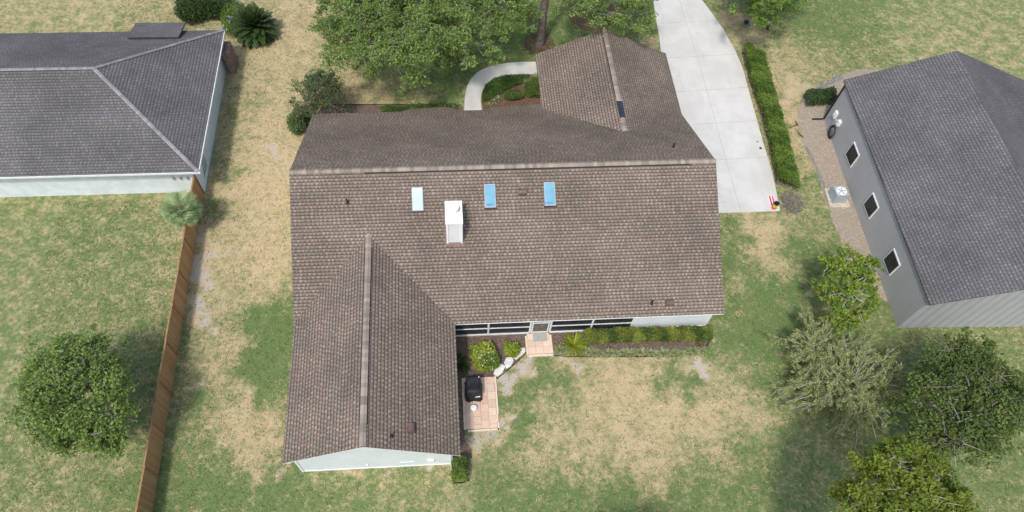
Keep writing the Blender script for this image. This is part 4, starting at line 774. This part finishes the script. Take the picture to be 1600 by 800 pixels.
def fronds(name, base, n, L, label, cat, c0, c1, trunk_h, leaflet=.45, el=(-.1, 1.35), tr=.14, nl=46, arch=.8, lw=.05):
    base = np.array([base[0], base[1], 0.]); t = thing(name, tuple(base), label, cat); top = base+[0, 0, trunk_h]
    B().tube([base, base+[.02, 0, trunk_h*.5], top], [tr*1.2, tr, tr*.9], 10).build('trunk', M['stem'], t); sets, b = [], B()
    for i in range(n):
        a = 6.283*(i*.618)+rng.normal()*.1; e = el[0]+(el[1]-el[0])*(i/n); l = L*(.85+.3*rng.random()); d = np.array([math.cos(a)*math.cos(e), math.sin(a)*math.cos(e), math.sin(e)]); p = top.copy(); pts = []
        for j in range(9): pts.append(p.copy()); d = norm((d+np.array([0, 0, -arch*.12]))[None])[0]; p = p+d*l/8
        pts = np.array(pts); pts[:, 2] = np.maximum(pts[:, 2], .06); b.tube(pts, [.022*(1-j/10) for j in range(9)], 4, False)
        u = np.linspace(.12, 1, nl); ix = u*8; i0 = np.minimum(ix.astype(int), 7); f = (ix-i0)[:, None]; C = pts[i0]*(1-f)+pts[i0+1]*f; T = norm(pts[i0+1]-pts[i0]); s = norm(np.cross(T, [0, 0, 1.])+1e-6)
        for sg in (-1, 1):
            dd = norm(s*sg+T*.55+np.array([0, 0, .12])); ll = (leaflet*np.sin(np.clip(u*1.1+.15, 0, 1)*math.pi)**.6)[:, None]; N_ = norm(np.cross(dd, T)); Bn = np.cross(N_, dd)
            V = np.stack([C, C+dd*ll*.5+Bn*lw/2, C+dd*ll, C+dd*ll*.5-Bn*lw/2], 1).reshape(-1, 3); kk = rng.random((nl, 1)); col = (np.array(c0)*(1-kk)+np.array(c1)*kk)*(.85+.3*rng.random())
            sets.append((V, np.arange(4*nl).reshape(nl, 4), np.repeat(col, 4, 0)))
    b.build('frond_stalk', M['stem'], t); leafset('fronds', t, sets, M['leafdark'])
fronds('sago_palm', gp(403, 58), 110, 2.15, 'large dark green sago palm standing beside the blue flowered bush', 'palm', (.03, .07, .016), (.065, .12, .03), .9, .38, (-.5, 1.4), .2, 48, .6, .065)
fronds('cabbage_palm', gp(284, 326, 2.4), 30, 1.45, 'pale green palm leaning over the wooden fence top', 'palm', (.17, .25, .10), (.32, .42, .2), 2.3, 1.0, (-.2, 1.3), .12, 26, 1.9, .045)
shrub('blue_flower_bush', gp(366, 42), 1.15, 2.3, 1.4, 9000, .13, 'bright green bush with small pale blue flowers beside the sago palm', 'bush', (.08, .155, .02), (.17, .27, .045), 'leafdark', .45, None, 6, .3, .55, (34, .10, (.42, .52, .85)))
for q, a, lb in (((343, 22), 1.6, 'dark green shrub behind the grey roof next to the blue flowered bush'), ((305, 28), 1.8, 'dark green shrub behind the grey roof left of the other dark shrub')):
    shrub('dark_shrub', gp(*q), a, 1.7, 1.7, 8000, .17, lb, 'bush', (.03, .062, .018), (.065, .11, .032), 'leafdark', .35, 'dark shrubs behind the grey roof', 6, .3, .55)
# ------------------------------------------------------------------ right neighbour
W0, W1 = np.array([28.75, 35.9, 0]), np.array([28.15, 18.0, 0]); wd = (W1-W0)/np.linalg.norm(W1-W0); wn_ = np.array([-wd[1], wd[0], 0]); wn_ = wn_ if wn_[0] > 0 else -wn_
rh = thing('grey_house', (34, 28, 0), 'grey sided house at the right edge with a black corner downspout', 'house'); WH = 3.5
c4 = [tuple((W0)[:2]), tuple(W1[:2]), tuple((W1+wn_*13)[:2]), tuple((W0+wn_*13)[:2])]
b = B().prism(c4, 0, WH); r0, r1 = W0+wn_*6.5, W1+wn_*6.5
for e in (r0, r1): pass
b.build('wall', M['grey_siding'], rh)
b = B(); o1, o2 = -wd*.3, wd*.3; h1 = np.array([0, 0, WH+.02]); hr = np.array([0, 0, WH+2.6]); ov = wn_*-.12
P = [W1+o2+ov+h1, r1+o2+hr, r0+o1+hr, W0+o1+ov+h1]; b.slab([P[0], P[1], P[2], P[3]], .12, [(p[1], p[0]*1.08) for p in P]); e2 = wn_*13.3
P2 = [r1+o2+hr, W1+o2+e2+h1, W0+o1+e2+h1, r0+o1+hr]; b.slab(P2, .12, [(p[1], -p[0]*1.08) for p in P2]); b.build('roof', M['shingle_grey'], rh)
for e in (W0, W1): B().poly([e+[0, 0, WH], e+wn_*13+[0, 0, WH], e+wn_*6.5+[0, 0, WH+2.5]]).build('gable', M['grey_siding'], rh)
for t_ in (5.0, 9.5, 14.0):
    wc = W0+wd*t_-wn_*.02+[0, 0, 1.6]; ang = math.atan2(wd[1], wd[0])
    wf = B().box(wc, (1.3, .08, 1.25), ang).build('window', M['white'], rh); B().box(wc-wn_*.035, (1.14, .04, 1.08), ang).build('pane', M['screen'], wf)
d0 = W0-wn_*.07+wd*.1; B().tube([d0+[0, 0, WH], d0+[0, 0, .15], d0+[-.15, .02, .07], d0+[-.85, .05, .06]], .06, 8).build('downspout', M['black'], rh)
mb = W0+wd*1.0-wn_*.08
m1 = B().box(mb+[0, 0, 1.45], (.16, .34, .5)).build('meter_box', M['bright'], rh); B().lathe(mb+[-.10, 0, 1.35], [(.11, 0), (.11, .12), (0, .13)], 14).build('meter', M['steel'], m1)
B().box(mb+wd*.55+[0, 0, 1.0], (.16, .4, .7)).build('meter_box', M['hvac'], rh); B().box(mb+wd*.9+[-.02, 0, 1.5], (.2, .28, .42)).build('meter_box', M['bright'], rh)
hb = B(); hc = W0+wd*1.9-wn_*.16+[0, 0, .62]
for i in range(5):
    r = .30+.035*i; hb.tube([hc+wn_*(-.03*(i % 3))+np.array([wd[0]*math.cos(a)*r, wd[1]*math.cos(a)*r, math.sin(a)*r*1.2]) for a in np.linspace(0, 6.283, 18)], .022, 5, False)
hz = hb.build('garden_hose', M['hose'], None, tuple(hc)); tag(hz, 'coiled dark garden hose hanging on the grey wall', 'hose')
ac = np.array([27.35, 28.35, .1]); a_ = thing('air_conditioner', (ac[0], ac[1], .1), 'grey square air conditioner with round top fan on a concrete pad', 'air conditioner')
o = B().prism([(26.62, 27.55), (28.1, 27.45), (28.15, 28.95), (26.75, 29.25)], 0, .1).build('equipment_pad', simple('tan_concrete', (.52, .47, .37), .9), None, (27.35, 28.35, 0)); tag(o, 'tan concrete pad under the air conditioner', 'concrete pad')
B().box(ac+[0, 0, .36], (.98, .98, .72), .03, .9).build('casing', M['hvac'], a_, bevel=.05); B().lathe(ac+[0, 0, .722], [(.36, 0), (.36, .02), (.33, .02), (.33, .005)], 28).build('fan_ring', M['capwhite'], a_)
fg = B().lathe(ac+[0, 0, .722], [(.33, 0), (.33, .004)], 28).build('fan_opening', M['black'], a_); fbm = B()
for j in range(5): aa = 6.283*j/5; u_ = np.array([math.cos(aa), math.sin(aa), 0]); v_ = np.array([-u_[1], u_[0], 0]); fbm.slab([ac+u_*.08-v_*.03+[0, 0, .75], ac+u_*.30-v_*.07+[0, 0, .74], ac+u_*.30+v_*.07+[0, 0, .76], ac+u_*.08+v_*.04+[0, 0, .75]], .008)
fbm.lathe(ac+[0, 0, .735], [(.09, 0), (.09, .03)], 14); fbm.build('fan_blades', M['steel'], a_)
for (px, py, sx) in ((1246, 195, 1.0), (1254, 215, .7)):
    p = gp(px, py); bt = B()
    for _ in range(3): d = rng.normal(size=3)*[.5, .4, 0]; bt.tube([p+[0, 0, .04], p+d*sx*.5+[0, 0, .08], p+d*sx+[.1, .1, .04]], [.05, .035, .015], 5)
    o = bt.build('fallen_branch', M['stem'], None, tuple(p)); tag(o, 'longer dead branch lying in the wood chips near the downspout' if sx == 1 else 'shorter dead branch lying in the wood chips nearest the hedge', 'branch')
# surroundings beyond the photograph's edges
for q, r, lb, z in (((150, 250), 60, 'green garden tree behind the grey hip roof at far left', 4), ((1470, 250), 50, 'green garden tree behind the grey sided house', 5)): pass
canopy('garden_tree', gp(120, 640), [(40, 600), (90, 540), (170, 540), (200, 620), (170, 690), (80, 700)], 2.5, 6, 150, 'round green tree in the yard left of the wooden fence', 'tree', OAKC, M['bark'], .18, 160, .65, .18, 2, nlimb=8)
canopy('garden_tree', gp(1480, 640), [(1400, 620), (1440, 560), (1540, 540), (1600, 620), (1560, 700), (1450, 720)], 2.5, 6, 150, 'broad green tree on the lawn right of the willowy tree', 'tree', ((.09, .14, .04), (.18, .24, .07)), M['bark'], .18, 160, .7, .18, 2, nlimb=8)
